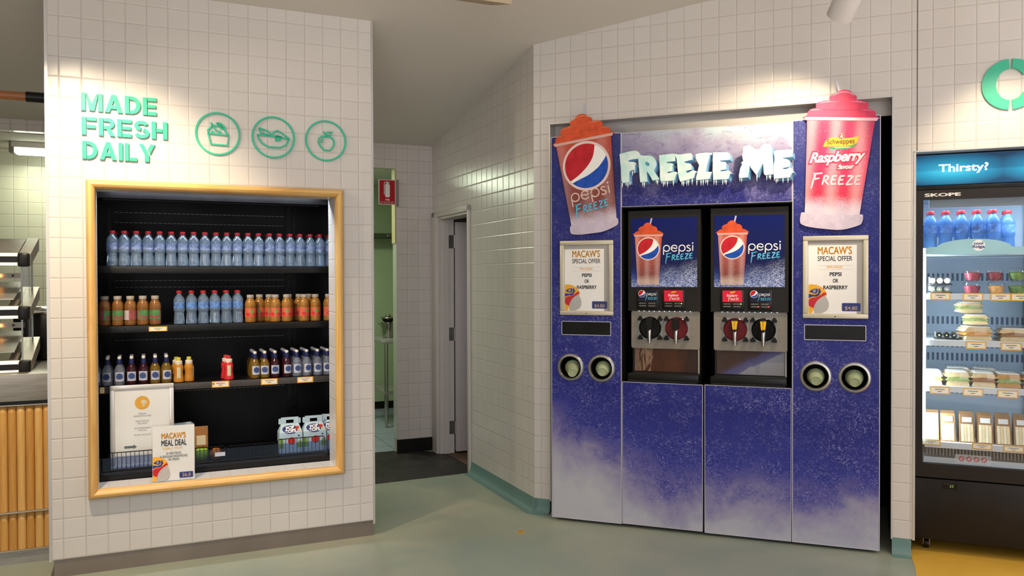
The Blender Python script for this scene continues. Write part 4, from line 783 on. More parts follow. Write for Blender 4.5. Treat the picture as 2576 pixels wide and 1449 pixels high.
disp_cup('green-tinted cup in the dispenser ring second from right', 1.518, 0.02, 14, gcu, 2); disp_cup('green-tinted cup in the rightmost dispenser ring', 1.7155, 0.02, 14, gcu, 0)
# ---- framed offer posters
POSTF = mat('cream_snap_frame', '#c5bda8', 0.35, 0.25, var=0.03)
def offer(label, cx, z0):
    t = thing('framed_poster', label, 'poster', 'C', (cx, -0.001, z0), 0, 'framed offer posters on the cabinet'); W_, H_ = 0.331, 0.449
    f = MB(); b = 0.026
    for k, (q) in enumerate(((-W_ / 2, W_ / 2, H_ - b, H_), (-W_ / 2, W_ / 2, 0, b), (-W_ / 2, -W_ / 2 + b, b, H_ - b), (W_ / 2 - b, W_ / 2, b, H_ - b))): f.box(q[0], q[1], -0.014, 0, q[2], q[3], bev=0.004)
    part('frame', f, POSTF, t); part('frame_clasp', MB().prism([(-0.005, 0.009), (0.005, 0.009), (0.002, 0.014), (-0.002, 0.014)], -0.0155, -0.014), DARKG, t)
    bk = part('backing', MB().box(-W_ / 2 + 0.02, W_ / 2 - 0.02, -0.003, -0.001, 0.02, H_ - 0.02), mat('grey_backing', '#a9a29c', 0.5, var=0.03), t)
    x0, x1 = -0.138, 0.108
    s_ = part('sheet', MB().flat([(x0, 0.026), (x1, 0.026), (x1, 0.398), (x0, 0.398)], -0.0034), PAPER, t, fix=False); c = -0.016
    y = -0.0038; k = 0.331 / 1159 * 1159 / 970      # crop pixels to metres
    X = lambda px: (px - 545) * 0.000341; Z = lambda py: (1395 - py) * 0.000337
    txt(s_, 'heading', "MACAW'S", AMBER, w=0.171, h=0.042, cx=X(537), cz=Z(298), y=y, bold=0.03); txt(s_, 'heading', 'SPECIAL OFFER', INK, w=0.175, h=0.027, cx=X(540), cz=Z(430), y=y, bold=0.012)
    part('rule_line', MB().flat([(X(285), Z(541)), (X(815), Z(541)), (X(815), Z(538)), (X(285), Z(538))], y).flat([(X(285), Z(606)), (X(815), Z(606)), (X(815), Z(603)), (X(285), Z(603))], y), INKP, s_, fix=False)
    txt(s_, 'subheading', 'PEPSI FREEZE', INKY, w=0.080, h=0.012, cx=X(537), cz=Z(568), y=y, bold=0.02)
    for body, w_, pz in (('PEPSI', 0.060, 682), ('OR', 0.028, 788), ('RASPBERRY', 0.124, 895)): txt(s_, 'offer_text', body, INK, w=w_, h=0.0215, cx=X(550), cz=Z(pz), y=y, bold=0.035)
    bird(s_, X(148), 0.027, 0.106, y)
    pb = part('price_box', MB().prism(rrect(X(645), X(918), Z(1275), Z(1145), 0.006), y - 0.0006, y), INKN, s_); txt(pb, 'price', '$4.80', mat('tan_ink', '#cdb28c', 0.5), w=0.061, h=0.022, cx=X(780), cz=Z(1230), y=y - 0.001)
    part('cover_sheet', MB().flat([(-W_ / 2 + b, b), (W_ / 2 - b, b), (W_ / 2 - b, H_ - b), (-W_ / 2 + b, H_ - b)], -0.0075), GLASS, t, fix=False); return t
offer('framed special offer poster under the cola cup cut-out', 0.2245, 1.2598); offer('framed special offer poster under the raspberry cup cut-out', 1.6165, 1.2605)
# ---- slush cup artwork, shared by the two big cut-outs and the machine light boxes
def gen_mat(name, top, mid, low, frost, band=0.16, sc=60, dark=None):
    m, nt, p = newmat(name); g = node(nt, 'ShaderNodeTexCoord').outputs['Generated']; s = sepxyz(nt, g); o = objco(nt)
    n1 = noise(nt, o, 9, 4, 0.6); n2 = noise(nt, g, sc, 3, 0.6); z = mth(nt, 'ADD', s[2], mth(nt, 'MULTIPLY', mth(nt, 'SUBTRACT', n1, 0.5), 0.14)); z = mth(nt, 'ADD', z, mth(nt, 'MULTIPLY', mth(nt, 'SUBTRACT', n2, 0.5), 0.22))
    c = ramp(nt, z, [(0.03, hx(frost)), (0.08, hx(frost)), (0.21, hx(low)), (0.5, hx(mid)), (0.95, hx(top))])
    wv = mth(nt, 'ABSOLUTE', mth(nt, 'SINE', mth(nt, 'ADD', mth(nt, 'MULTIPLY', s[0], 8.5), 0.9))); c = mixc(nt, mth(nt, 'MULTIPLY', mth(nt, 'POWER', wv, 3.0), band), c, hx('#f0d6d6'))
    drop = mrange(nt, noise(nt, g, sc * 0.8, 2), 0.63, 0.72, 0, 0.35); c = mixc(nt, drop, c, hx('#f3dde0'))
    nt.links.new(c, p.inputs['Base Color']); p.inputs['Roughness'].default_value = 0.3; return m
COLA = gen_mat('cola_slush_print', '#b8432a', '#8a3a36', '#74352f', '#c0b3c5', 0.14); COLAS = gen_mat('cola_slush_small_print', '#c4502e', '#9a4a40', '#7d3a34', '#b49a92', 0.22, 40)
RASP = gen_mat('raspberry_slush_print', '#c42a54', '#c62a55', '#b82442', '#c0b3c5', 0.30)
ORSW = mat('orange_slush_print', '#cf4f2a', 0.5, var=0.22, vscale=28); PKSW = mat('pink_slush_print', '#d33a5c', 0.5, var=0.2, vscale=28)
RIMC = mat('pale_rim_print', '#d2a79c', 0.45, var=0.05); RIMP = mat('pink_rim_print', '#ecc0c8', 0.45, var=0.04); HALO = mat('pale_halo_print', '#e3c9c2', 0.5, var=0.03); BASEF = mat('frost_base_print', '#c0b3c5', 0.5, var=0.12, vscale=40)
STRW = mat('pale_straw', '#b7b3bf', 0.35, var=0.05)
def blob(pts, n=6):                                  # smooth closed outline through points (Catmull-Rom)
    out = []; N = len(pts)
    for i in range(N):
        p0, p1, p2, p3 = (pts[(i + k - 1) % N] for k in range(4))
        for j in range(n):
            t = j / n; out.append(tuple(0.5 * (2 * p1[k] + (p2[k] - p0[k]) * t + (2 * p0[k] - 5 * p1[k] + 4 * p2[k] - p3[k]) * t * t + (3 * p1[k] - p0[k] - 3 * p2[k] + p3[k]) * t ** 3) for k in (0, 1)))
    return out
def spline(pts, n=6):
    P = [pts[0]] + list(pts) + [pts[-1]]; out = []
    for i in range(1, len(P) - 2):
        for j in range(n):
            t = j / n; out.append(tuple(0.5 * (2 * P[i][k] + (P[i + 1][k] - P[i - 1][k]) * t + (2 * P[i - 1][k] - 5 * P[i][k] + 4 * P[i + 1][k] - P[i + 2][k]) * t * t + (3 * P[i][k] - P[i - 1][k] - 3 * P[i + 1][k] + P[i + 2][k]) * t ** 3) for k in (0, 1)))
    return out + [pts[-1]]
def word_round(mb, x, z, h, wd, y, rot=0.0, dy=0.0):   # the rounded five-letter lower-case word, h = x-height
    st = []; r = 0.5
    def P(ox): return [[(ox, 0.5), (ox, -0.62)], arc(ox + 0.52, 0.5, 0.52, 0, 360, 26)]
    st += P(0); st += [arc(1.86, 0.5, 0.52, 30, 325, 24), spline([(1.36, 0.44), (1.62, 0.58), (2.05, 0.46), (2.36, 0.62)], 5)]; st += P(2.66)
    st += [spline([(4.56, 0.86), (4.3, 1.0), (4.05, 0.86), (4.08, 0.66), (4.33, 0.5), (4.58, 0.32), (4.55, 0.1), (4.28, -0.02), (3.98, 0.1)], 5), [(5.0, 1.0), (5.0, 0.0)]]
    ca, sa = math.cos(R(rot)), math.sin(R(rot)); T_ = lambda p: (x + (p[0] * ca - p[1] * sa) * h, z + (p[0] * sa + p[1] * ca) * h)
    for q in st: mb.ribbon([T_(p) for p in q], wd * h, y, y + dy)
    mb.flat([T_(p) for p in arc(5.0, 1.34, 0.13, 0, 330, 11)], y); return mb
BR = {'F': (.80, [[(.20, 1.02), (.10, .4), (.0, -.38)], [(.02, .98), (.4, 1.02), (.80, 1.06)], [(.12, .50), (.35, .55), (.60, .60)]]), 'R': (.68, [[(.10, .9), (.04, .4), (.0, -.02)], [(.06, .88), (.35, .92), (.5, .74), (.36, .54), (.1, .44)], [(.2, .46), (.4, .2), (.66, -.02)]]),
      'E': (.60, [[(.08, .9), (.02, .5), (.0, .06)], [(.06, .9), (.5, .94)], [(.05, .5), (.42, .54)], [(.0, .06), (.54, .10)]]), 'Z': (.70, [[(.04, .9), (.35, .94), (.60, .94)], [(.60, .94), (.3, .5), (.0, .04)], [(.0, .05), (.35, .05), (.68, .12)]])}
def word_brush(mb, word, x, z, h, wd, y, rot=0.0, slant=0.1, first=1.25):
    ca, sa = math.cos(R(rot)), math.sin(R(rot)); ox = 0
    for i, c in enumerate(word):
        w_, ss = BR[c]; k = first if i == 0 else 1.0
        for s_ in ss:
            q = spline(s_, 4) if len(s_) > 2 else s_
            pts = [(ox + (a + b * slant) * k, b * k) for a, b in q]
            mb.ribbon([(x + (a * ca - b * sa) * h, z + (a * sa + b * ca) * h) for a, b in pts], lambda t: wd * h * (1.15 - 0.5 * t), y, y)
        ox += w_ * k + 0.14
    return mb
def globe(par, cx, cz_, r, y, e=0.0006):
    hb = MB(); hb.flat(arc(cx, cz_, r * 1.11, 0, 355, 60), y); h = part('globe_halo', hb, HALO, par, fix=False)
    g = MB(); g.flat(arc(cx, cz_, r, 0, 355, 60), y - e, 0)
    up = spline([(-.82, -.57), (-.40, -.36), (.05, -.02), (.36, .38), (.50, .866)], 7); rd = [(cx + a * r, cz_ + b * r) for a, b in up] + arc(cx, cz_, r, 60, 214.8, 30)[1:-1]; g.flat(rd, y - 2 * e, 1)
    lo = spline([(-.74, -.673), (-.40, -.56), (.05, -.42), (.50, -.18), (.80, .10), (.955, .297)], 7); bl_ = [(cx + a * r, cz_ + b * r) for a, b in lo] + arc(cx, cz_, r, 17.3, -137.7, 30)[1:-1]; g.flat(bl_, y - 2 * e, 2)
    part('globe_emblem', g, [INKW, mat('globe_red', '#bd1f2c', 0.3, var=0.15, vscale=20), mat('globe_blue', '#1d4db0', 0.3, var=0.2, vscale=25)], par, fix=False)
def cup_sign(label, rim, tilt, body_m, swirl_m, rim_m, straw, cola):
    bw_, bh_ = (1.0, 1.0) if cola else (1.06, 1.33)
    t = thing('cup_cutout', label, 'sign', 'C', (0, 0, 0)); t.matrix_basis = FR['C'] @ Matrix.Translation(Vector((rim[0], -0.008, rim[1]))) @ Matrix.Rotation(R(-tilt), 4, 'Y')
    d = 0.010
    bd = part('cup_body', MB().prism([(-.172, .0), (.172, .0)] + [(.171 - .032 * i / 8, -.48 * i / 8 + (0.002 if i % 2 else 0)) for i in range(1, 9)] + [(.136, -.53), (-.140, -.53)] + [(-.142 - .029 * i / 8, -.48 + .48 * i / 8 + (0.002 if i % 2 else 0)) for i in range(0, 8)], -d, 0), body_m, t)
    part('frost_base', MB().prism(blob([(x_ * bw_, -.47 + (z_ + .47) * bh_) for x_, z_ in [(-.152, -.538), (-.151, -.515), (-.143, -.503), (-.09, -.510), (-.04, -.504), (.02, -.512), (.08, -.505), (.138, -.500), (.146, -.512), (.144, -.530), (.128, -.545), (.05, -.566), (-.03, -.566), (-.10, -.562), (-.142, -.553)]], 4), -d - 0.001, -0.001), BASEF, t)
    sw = MB(); sw.prism(blob([(-.168, -.004), (-.172, .016), (-.167, .036), (-.148, .050), (-.10, .055), (0, .057), (.10, .055), (.146, .050), (.167, .036), (.172, .016), (.168, -.004)], 5), -d, 0)
    sw.prism(blob([(-.108, .046), (-.128, .056), (-.131, .074), (-.112, .088), (-.06, .096), (.05, .098), (.108, .092), (.130, .078), (.128, .058), (.108, .046)], 5), -d - 0.002, -0.002); sw.prism(blob([(-.052, .090), (-.066, .100), (-.064, .118), (-.034, .130), (-.018, .146), (.010, .152), (.036, .144), (.048, .130), (.068, .118), (.070, .100), (.054, .090)], 5), -d - 0.004, -0.004)
    part('slush_swirl', sw, swirl_m, t)
    for q_, y_ in ((spline([(-.16, .040), (-.08, .050), (.05, .051), (.158, .042)], 8), -d - 0.0012), (spline([(-.115, .080), (-.04, .091), (.05, .092), (.115, .082)], 8), -d - 0.0032), (spline([(-.05, .119), (-.01, .138), (.03, .137), (.056, .118)], 8), -d - 0.0052)): part('swirl_sparkle', MB().ribbon(q_, lambda t_: 0.007 * (0.35 + math.sin(math.pi * t_)), y_, y_), mat('frosty_%s_print' % ('orange' if cola else 'pink'), '#d9744a' if cola else '#e27f9a', 0.5, var=0.25, vscale=60), t, fix=False)
    part('rim', MB().prism([(-.180, -.012), (.180, -.012), (.186, .004), (-.184, .004)], -d - 0.003, -0.003), rim_m, t)
    part('straw', MB().ribbon(straw, 0.011, -0.007, -0.002), STRW, t)
    return t, bd, d
c1, b1, d1_ = cup_sign('tilted cola slush cup cut-out with round red, white and blue emblem on the cabinet corner', (0.2076, 2.315), 7.6, COLA, ORSW, RIMC, [(.020, .130), (.036, .211)], True)
globe(b1, 0.0, -0.161, 0.133, -d1_ - 0.0006)
part('wordmark', word_round(MB(), -0.116, -0.362, 0.0470, 0.16, -d1_ - 0.002, 4), mat('cream_wordmark', '#d9bdb2', 0.45), b1, fix=False)
part('brush_wordmark', word_brush(MB(), 'FREEZE', -0.100, -0.440, 0.0425, 0.21, -d1_ - 0.0024, 6), INKC, b1, fix=False)
c2, b2, d2_ = cup_sign('tilted pink raspberry slush cup cut-out on the cabinet corner', (1.6426, 2.340), -4.7, RASP, PKSW, RIMP, [(-.016, .130), (-.038, .206)], False)
yy = -d2_ - 0.0008
bn = MB(); bn.flat(spline([(-.075, -.150), (-.066, -.124), (-.046, -.108), (-.02, -.104), (.04, -.106), (.10, -.094)], 5) + spline([(.092, -.128), (.06, -.146), (.01, -.152), (-.03, -.150), (-.075, -.156)], 5), yy, 0)
bn.flat(spline([(-.048, -.156), (.0, -.153), (.05, -.150), (.094, -.132)], 5) + spline([(.088, -.144), (.05, -.162), (.0, -.166), (-.04, -.166)], 5), yy - 0.0002, 1); bn.flat(arc(.012, -.096, .0165, 0, 345, 22), yy - 0.0004, 2); bn.flat([(.006, -.104), (.018, -.104), (.018, -.095), (.012, -.085), (.006, -.095)], yy - 0.0008, 3); bn.ring(.012, -.096, .0135, .0148, yy - .0007, yy - .0007, 24, 3)
bb = part('ribbon_banner', bn, [mat('banner_yellow', '#e2a52c', 0.4, var=0.08), mat('banner_green', '#2f8f55', 0.4, var=0.05), mat('banner_red', '#c4362f', 0.4), INKW], b2, fix=False)
txt(bb, 'banner_text', 'Schweppes', mat('brown_ink', '#4a2a1c', 0.5), w=0.138, h=0.036, cx=.010, cz=-.128, y=yy - 0.0012, rot=4, bold=0.006); txt(bb, 'banner_text', 'TRADITIONALS', INKW, w=0.08, h=0.0065, cx=.022, cz=-.157, y=yy - 0.0012, rot=4)
PKOUT = mat('deep_pink_outline', '#c23356', 0.4, var=0.05); CREAMW = mat('cream_script', '#f0dccf', 0.4)
for kb, mm, e, nm in ((0.10, PKOUT, 0.0014, 'script_outline'), (0.028, CREAMW, 0.0019, 'script')):
    txt(b2, nm, 'Raspberry', mm, w=0.282 + (0.018 if kb > 0.05 else 0), h=0.074 + (0.016 if kb > 0.05 else 0), cx=.0, cz=-.214, y=yy - e, bold=kb, shear=0.35, rot=5, spacing=0.92); txt(b2, nm, 'flavour', mm, w=0.082 + (0.014 if kb > 0.05 else 0), h=0.026 + (0.012 if kb > 0.05 else 0), cx=.047, cz=-.258, y=yy - e + 0.0001, bold=kb, shear=0.3, rot=5)
part('brush_wordmark', word_brush(MB(), 'FREEZE', -0.118, -0.362, 0.0515, 0.19, yy - 0.0012, 2, first=1.15), mat('pale_pink_brush', '#e9bcc4', 0.45, var=0.05), b2, fix=False)
# ---- FREEZE ME ice letters
def px1(p): return (1550 + p[0] / 9.908, 350 + p[1] / 9.908)
def px2(p): return (1800 + p[0] / 9.0545, 340 + p[1] / 9.0545)
def onC(q, y0):
    d = cf + cr * ((q[0] - 1288) / 2059.432) - cu * ((q[1] - 724.5) / 2059.432); n = Vector(FR['C'].col[1][:3]); u = Vector(FR['C'].col[0][:3]); o = Vector((oC[0], oC[1], 0)); c = Vector((0, 0, 1.49))
    t = ((o - c).dot(n) + y0) / d.dot(n); p = c + d * t - o; return (p.dot(u), p.z)
ICEL = {'F': (px1, [(82, 372), (300, 312), (420, 290), (480, 288), (545, 310), (580, 350), (600, 395), (555, 420), (548, 488), (420, 500), (305, 530), (300, 565), (440, 568), (490, 590), (500, 620), (468, 640), (466, 765), (380, 778), (335, 800), (322, 840), (330, 1075), (165, 1092), (138, 1050), (112, 700), (95, 500)]),
 'R': (px1, [(556, 420), (600, 397), (680, 412), (840, 408), (910, 430), (960, 480), (1000, 560), (1005, 650), (960, 750), (940, 780), (985, 860), (1075, 990), (1072, 1005), (900, 1030), (870, 960), (800, 850), (762, 800), (775, 1060), (600, 1075), (590, 1000), (560, 600), (550, 488)]),
 'E': (px1, [(1070, 405), (1200, 385), (1420, 360), (1470, 420), (1470, 545), (1260, 570), (1250, 590), (1380, 600), (1440, 630), (1400, 660), (1405, 800), (1290, 810), (1270, 835), (1300, 850), (1420, 815), (1500, 815), (1535, 850), (1500, 880), (1440, 1030), (1110, 1050), (1090, 960), (1090, 800), (1080, 600)]),
 'E2': (px1, [(1425, 362), (1580, 385), (1780, 355), (1860, 350), (1895, 395), (1890, 510), (1710, 560), (1690, 585), (1850, 610), (1885, 660), (1880, 760), (1750, 790), (1735, 820), (1780, 840), (1900, 780), (1985, 790), (2025, 815), (1970, 845), (1930, 970), (1600, 1060), (1575, 1010), (1542, 860), (1510, 500), (1474, 420)]),
 'Z': (px1, [(1975, 385), (2050, 355), (2250, 335), (2390, 345), (2380, 390), (2330, 400), (2250, 700), (2230, 810), (2300, 815), (2390, 815), (2360, 880), (2320, 990), (2000, 1020), (1985, 980), (2040, 760), (2080, 600), (2060, 640), (1995, 500)]),
 'E3': (px2, [(-58, 395), (180, 388), (270, 390), (320, 420), (330, 500), (325, 560), (110, 580), (105, 600), (200, 605), (245, 630), (240, 780), (110, 800), (120, 825), (270, 805), (320, 810), (385, 880), (330, 880), (290, 1000), (0, 1015), (-52, 1020), (-66, 800)]),
 'M': (px2, [(635, 280), (680, 240), (780, 225), (840, 265), (900, 315), (960, 325), (1010, 305), (1060, 230), (1120, 200), (1220, 200), (1270, 240), (1280, 350), (1300, 560), (1310, 640), (1318, 890), (1130, 910), (1100, 880), (1085, 650), (1060, 670), (935, 915), (800, 740), (780, 680), (740, 960), (620, 970), (540, 985), (530, 920), (560, 760), (610, 650), (575, 640), (600, 610), (630, 590), (605, 470), (625, 380)]),
 'E4': (px2, [(1330, 370), (1400, 345), (1620, 330), (1720, 330), (1755, 370), (1755, 490), (1540, 515), (1530, 530), (1640, 550), (1690, 580), (1690, 720), (1540, 745), (1520, 765), (1600, 775), (1700, 730), (1770, 800), (1785, 850), (1740, 860), (1690, 960), (1400, 985), (1330, 990), (1322, 700), (1345, 560)])}
ICI = {'F': [(145, 1090, 1220), (240, 1080, 1170), (285, 1078, 1220), (335, 1070, 1160), (400, 800, 920), (455, 780, 860)], 'R': [(655, 1066, 1190), (695, 1062, 1210), (995, 1015, 1100), (1025, 1010, 1150)], 'E': [(1130, 1045, 1115), (1170, 1045, 1190), (1210, 1042, 1150), (1270, 1040, 1185), (1420, 1030, 1170)], 'E2': [(1635, 1048, 1160), (1675, 1036, 1180), (1755, 1016, 1160), (1800, 1004, 1160), (1890, 980, 1140)], 'Z': [(2005, 1018, 1160), (2110, 1008, 1160), (2165, 1004, 1160), (2230, 998, 1110), (2275, 992, 1150)],
       'E3': [(-40, 1015, 1130), (10, 1012, 1140), (160, 1002, 1130), (210, 1000, 1100), (240, 1000, 1130)], 'M': [(550, 975, 1055), (590, 970, 1070), (940, 905, 1050), (1165, 900, 1030), (1220, 896, 1000), (1250, 892, 1020)], 'E4': [(1340, 985, 1040), (1380, 982, 1095), (1415, 980, 1060), (1535, 970, 1085), (1650, 958, 1085)]}
def ice_mat(name, a, b, rough):
    m, nt, p = newmat(name); o = objco(nt); n1 = noise(nt, o, 8, 4, 0.6, 0.5); s = sepxyz(nt, o)
    c = ramp(nt, n1, [(0.38, hx(a)), (0.68, hx(b))]); nt.links.new(c, p.inputs['Base Color']); p.inputs['Roughness'].default_value = rough; return m
ICEF = ice_mat('ice_face', '#e3ece6', '#a8d8d6', 0.3); ICES = ice_mat('ice_side', '#7fb2d2', '#5f93c4', 0.3); ICIC = mat('icicle_white', '#e6ebf0', 0.3, var=0.05)
def ice_word(label, keys):
    t = thing('ice_word', label, 'sign', 'C', (0, 0, 0)); YF, YB = -0.062, -0.030
    for k in keys:
        fn, pts = ICEL[k]; P = [onC(fn(p), YF) for p in pts]
        b = part('letter', MB().prism(P, YF, YB, 0, 1, sh=(0.012, -0.013)), [ICEF, ICES], t)
        if k == 'R': part('letter_counter', MB().prism([onC(px1(p), YF) for p in blob([(728, 590), (775, 566), (828, 612), (822, 662), (778, 668), (742, 640)], 3)], YF - 0.0006, YF - 0.0001), mat('ice_counter_blue', '#4d8fae', 0.4), b)
        ic = MB()
        for (x, z0, z1) in ICI[k]:
            a, b_ = onC(fn((x, z0)), YF), onC(fn((x, z1)), YF); h = a[1] - b_[1]
            ic.tube([(a[0], YF + 0.008, a[1]), (a[0], YF + 0.008, a[1] - h * 0.5), (a[0], YF + 0.008, b_[1])], [0.0048, 0.0028, 0.0004], 8)
        part('icicles', ic, ICIC, t)
    st = MB()
    for k in keys[::2]:
        fn, pts = ICEL[k]; P = [onC(fn(p), YF) for p in pts]; cx = P[-3][0] + 0.022; st.lathe([(0.006, YB), (0.006, -0.0005)], 10, (cx, 0, P[-3][1]), axis='y')
    part('standoff', st, ALU, t)
ice_word('icy blue-white word FREEZE with icicles on the cabinet header', ['F', 'R', 'E', 'E2', 'Z', 'E3']); ice_word('icy white word ME with icicles on the cabinet header', ['M', 'E4'])
# ---- the two frozen drink machines
def lightbox_mat():
    m, nt, p = newmat('lightbox_print'); o = objco(nt); s = sepxyz(nt, o); n1 = noise(nt, o, 12, 4, 0.6); n2 = noise(nt, o, 150, 3, 0.6, 1.0)
    z = mth(nt, 'ADD', s[2], mth(nt, 'MULTIPLY', mth(nt, 'SUBTRACT', n1, 0.5), 0.14)); z = mth(nt, 'SUBTRACT', z, mth(nt, 'MULTIPLY', mth(nt, 'ABSOLUTE', mth(nt, 'SUBTRACT', s[0], 0.05)), 0.30))
    c = ramp(nt, mrange(nt, s[2], 0, 0.41, 0, 1, 'LINEAR'), [(0.0, hx('#24408c')), (0.3, hx('#1b1f4c')), (0.75, hx('#161d54')), (1.0, hx('#101a5c'))])
    fr_ = mth(nt, 'MULTIPLY', mrange(nt, z, 0.085, -0.05), mrange(nt, n2, 0.36, 0.66, 0.0, 0.85)); c = mixc(nt, fr_, c, hx('#c9d2e6')); nt.links.new(c, p.inputs['Base Color']); nt.links.new(c, p.inputs['Emission Color']); p.inputs['Emission Strength'].default_value = 0.10; p.inputs['Roughness'].default_value = 0.25; p.inputs['Specular IOR Level'].default_value = 0.15; return m
LBOX = lightbox_mat()
def splash_mat(name, kind):  # reflections in the polished splash steel, painted into its colour
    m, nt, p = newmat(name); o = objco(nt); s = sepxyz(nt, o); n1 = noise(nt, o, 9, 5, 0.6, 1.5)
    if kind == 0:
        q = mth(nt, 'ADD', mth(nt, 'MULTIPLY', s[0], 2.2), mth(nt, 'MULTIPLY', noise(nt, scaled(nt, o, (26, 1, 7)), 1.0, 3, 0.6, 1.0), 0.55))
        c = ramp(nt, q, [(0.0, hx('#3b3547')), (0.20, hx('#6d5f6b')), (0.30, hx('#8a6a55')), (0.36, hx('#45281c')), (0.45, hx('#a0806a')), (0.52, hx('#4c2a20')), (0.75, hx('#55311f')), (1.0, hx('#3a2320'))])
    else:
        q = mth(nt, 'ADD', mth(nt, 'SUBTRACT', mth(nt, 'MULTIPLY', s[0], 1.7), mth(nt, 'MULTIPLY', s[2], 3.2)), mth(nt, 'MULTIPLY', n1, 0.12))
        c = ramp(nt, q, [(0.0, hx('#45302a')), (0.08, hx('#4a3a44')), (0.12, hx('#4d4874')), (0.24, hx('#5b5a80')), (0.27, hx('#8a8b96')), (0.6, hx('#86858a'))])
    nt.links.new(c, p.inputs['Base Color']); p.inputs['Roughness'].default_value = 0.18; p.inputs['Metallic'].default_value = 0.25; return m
LED_G = mat('green_led', '#60ff40', 0.4, emit='#7dff3a', es=6.0); LED_R = mat('red_led', '#ff2020', 0.4, emit='#ff2028', es=8.0)
def machine(label, x0, swap, tags, kind, z0=0.868):
    t = thing('frozen_drink_machine', label, 'drink machine', 'C', (x0, 0.055, z0), 0, 'frozen drink machines in the cabinet bay'); q = lambda z: z - z0
    hs = MB(); hs.box(-0.012, 0.412, -0.02, 0.50, q(1.288), q(1.880)); hs.box(0.006, 0.404, 0.02, 0.50, 0.0, q(1.288)); part('housing', hs, mat('machine_black', '#1b1715', 0.4, var=0.15), t)
    lb = part('light_box', MB().box(0.0, 0.385, -0.002, 0.0, 0.0, 0.405), LBOX, t, loc=(0.007, -0.0205, q(1.430)))
    art = MB(); k = 0.385 / 1250; X = lambda px: (px - 90) * k; Z = lambda py: (1388 - py) * 0.405 / 1310
    cb2 = part('cup_print', MB().flat([(X(160), Z(420)), (X(212), Z(1350)), (X(620), Z(1350)), (X(682), Z(420))], -0.0026), COLAS, lb, fix=False)
    sw = MB(); sw.flat([(X(a), Z(b)) for a, b in blob([(160, 395), (165, 350), (200, 325), (300, 310), (430, 310), (600, 318), (660, 340), (680, 395)], 4)], -0.0026).flat([(X(a), Z(b)) for a, b in blob([(230, 300), (250, 255), (300, 232), (380, 215), (500, 225), (570, 250), (595, 300), (560, 325), (300, 325)], 4)], -0.0028).flat([(X(a), Z(b)) for a, b in blob([(330, 225), (360, 180), (410, 160), (460, 180), (495, 225), (420, 250)], 4)], -0.0030)
    part('swirl_print', sw, ORSW, cb2, fix=False); part('rim_print', MB().flat([(X(148), Z(425)), (X(698), Z(425)), (X(698), Z(390)), (X(148), Z(390))], -0.0032), RIMC, cb2, fix=False); part('straw_print', MB().ribbon([(X(455), Z(200)), (X(485), Z(78))], 0.009, -0.0024, -0.0024), STRW, cb2, fix=False)
    globe(cb2, X(420), Z(660), 0.0615, -0.0036, 0.0004)
    part('wordmark', word_round(MB(), X(712), Z(712), 0.0337, 0.17, -0.0034), INKW, lb, fix=False); part('brush_wordmark', word_brush(MB(), 'FREEZE', X(752), Z(895), 0.0325, 0.2, -0.0036, 5), INKC, lb, fix=False)
    for i in range(2):
        rasp = (i == 1) != swap; cx = 0.105 + 0.152 * i + (0.0 if not swap else 0.004)
        db = part('display_box', MB().box(cx - 0.066, cx + 0.066, -0.030, -0.02, q(1.300), q(1.416), bev=0.004), mat('display_black', '#100e0e', 0.3, var=0.1), t)
        y = -0.0306; z1, z2 = q(1.345), q(1.410)
        if rasp:
            part('flavour_card', MB().flat([(cx - 0.054, z1), (cx + 0.054, z1), (cx + 0.054, z2), (cx - 0.054, z2)], y), mat('red_flavour_card', '#d61f3a', 0.35, var=0.05), db, fix=False)
            part('card_banner', MB().flat([(cx - 0.014, z2 - 0.018), (cx + 0.014, z2 - 0.012), (cx + 0.018, z2 - 0.003), (cx - 0.010, z2 - 0.007)], y - 0.0004), mat('banner_yellow', '#e2a52c', 0.4), db, fix=False)
            txt(db, 'card_script', 'Raspberry', INKW, w=0.062, h=0.020, cx=cx, cz=z1 + 0.035, y=y - 0.0006, bold=0.01, shear=0.35); part('card_brush', word_brush(MB(), 'FREEZE', cx - 0.022, z1 + 0.008, 0.012, 0.16, y - 0.0006, 3), INKW, db, fix=False)
        else:
            part('flavour_card', MB().flat([(cx - 0.054, z1), (cx + 0.054, z1), (cx + 0.054, z2), (cx - 0.054, z2)], y), mat('navy_flavour_card', '#15182f', 0.35, var=0.1), db, fix=False)
            globe(db, cx - 0.033, z2 - 0.020, 0.0195, y - 0.0003, 0.0003); part('card_wordmark', word_round(MB(), cx - 0.006, z1 + 0.036, 0.0115, 0.17, y - 0.0016), INKW, db, fix=False); part('card_brush', word_brush(MB(), 'FREEZE', cx - 0.012, z1 + 0.009, 0.014, 0.18, y - 0.0016, 2), INKC, db, fix=False)
        pr = MB()
        for xx in (cx - 0.052, cx + 0.003):
            for zz in (q(1.329), q(1.314)): pr.flat([(xx, zz), (xx + 0.046, zz), (xx + 0.046, zz + 0.009), (xx, zz + 0.009)], y)
        part('status_plate', pr, mat('status_grey', '#3a3531', 0.5), db, fix=False)
        for xx, zz, b_ in ((cx - 0.029, q(1.3335), 'PRODUCT OUT'), (cx + 0.026, q(1.3335), 'READY TO SERVE'), (cx - 0.029, q(1.3185), 'DEFROSTING'), (cx + 0.026, q(1.3185), 'NOT READY')): txt(db, 'status_text', b_, INKP, w=0.036, h=0.0042, cx=xx, cz=zz, y=y - 0.0004)
        if rasp: part('status_light', MB().lathe([(0.0028, 0), (0.0018, -0.003)], 10, (cx + 0.047, y, q(1.3335)), axis='y'), LED_G, db)
        elif swap:
            for xx in (cx - 0.008, cx + 0.047): part('status_light', MB().lathe([(0.0034, 0), (0.002, -0.003)], 10, (xx, y, q(1.3185)), axis='y'), LED_R, db)
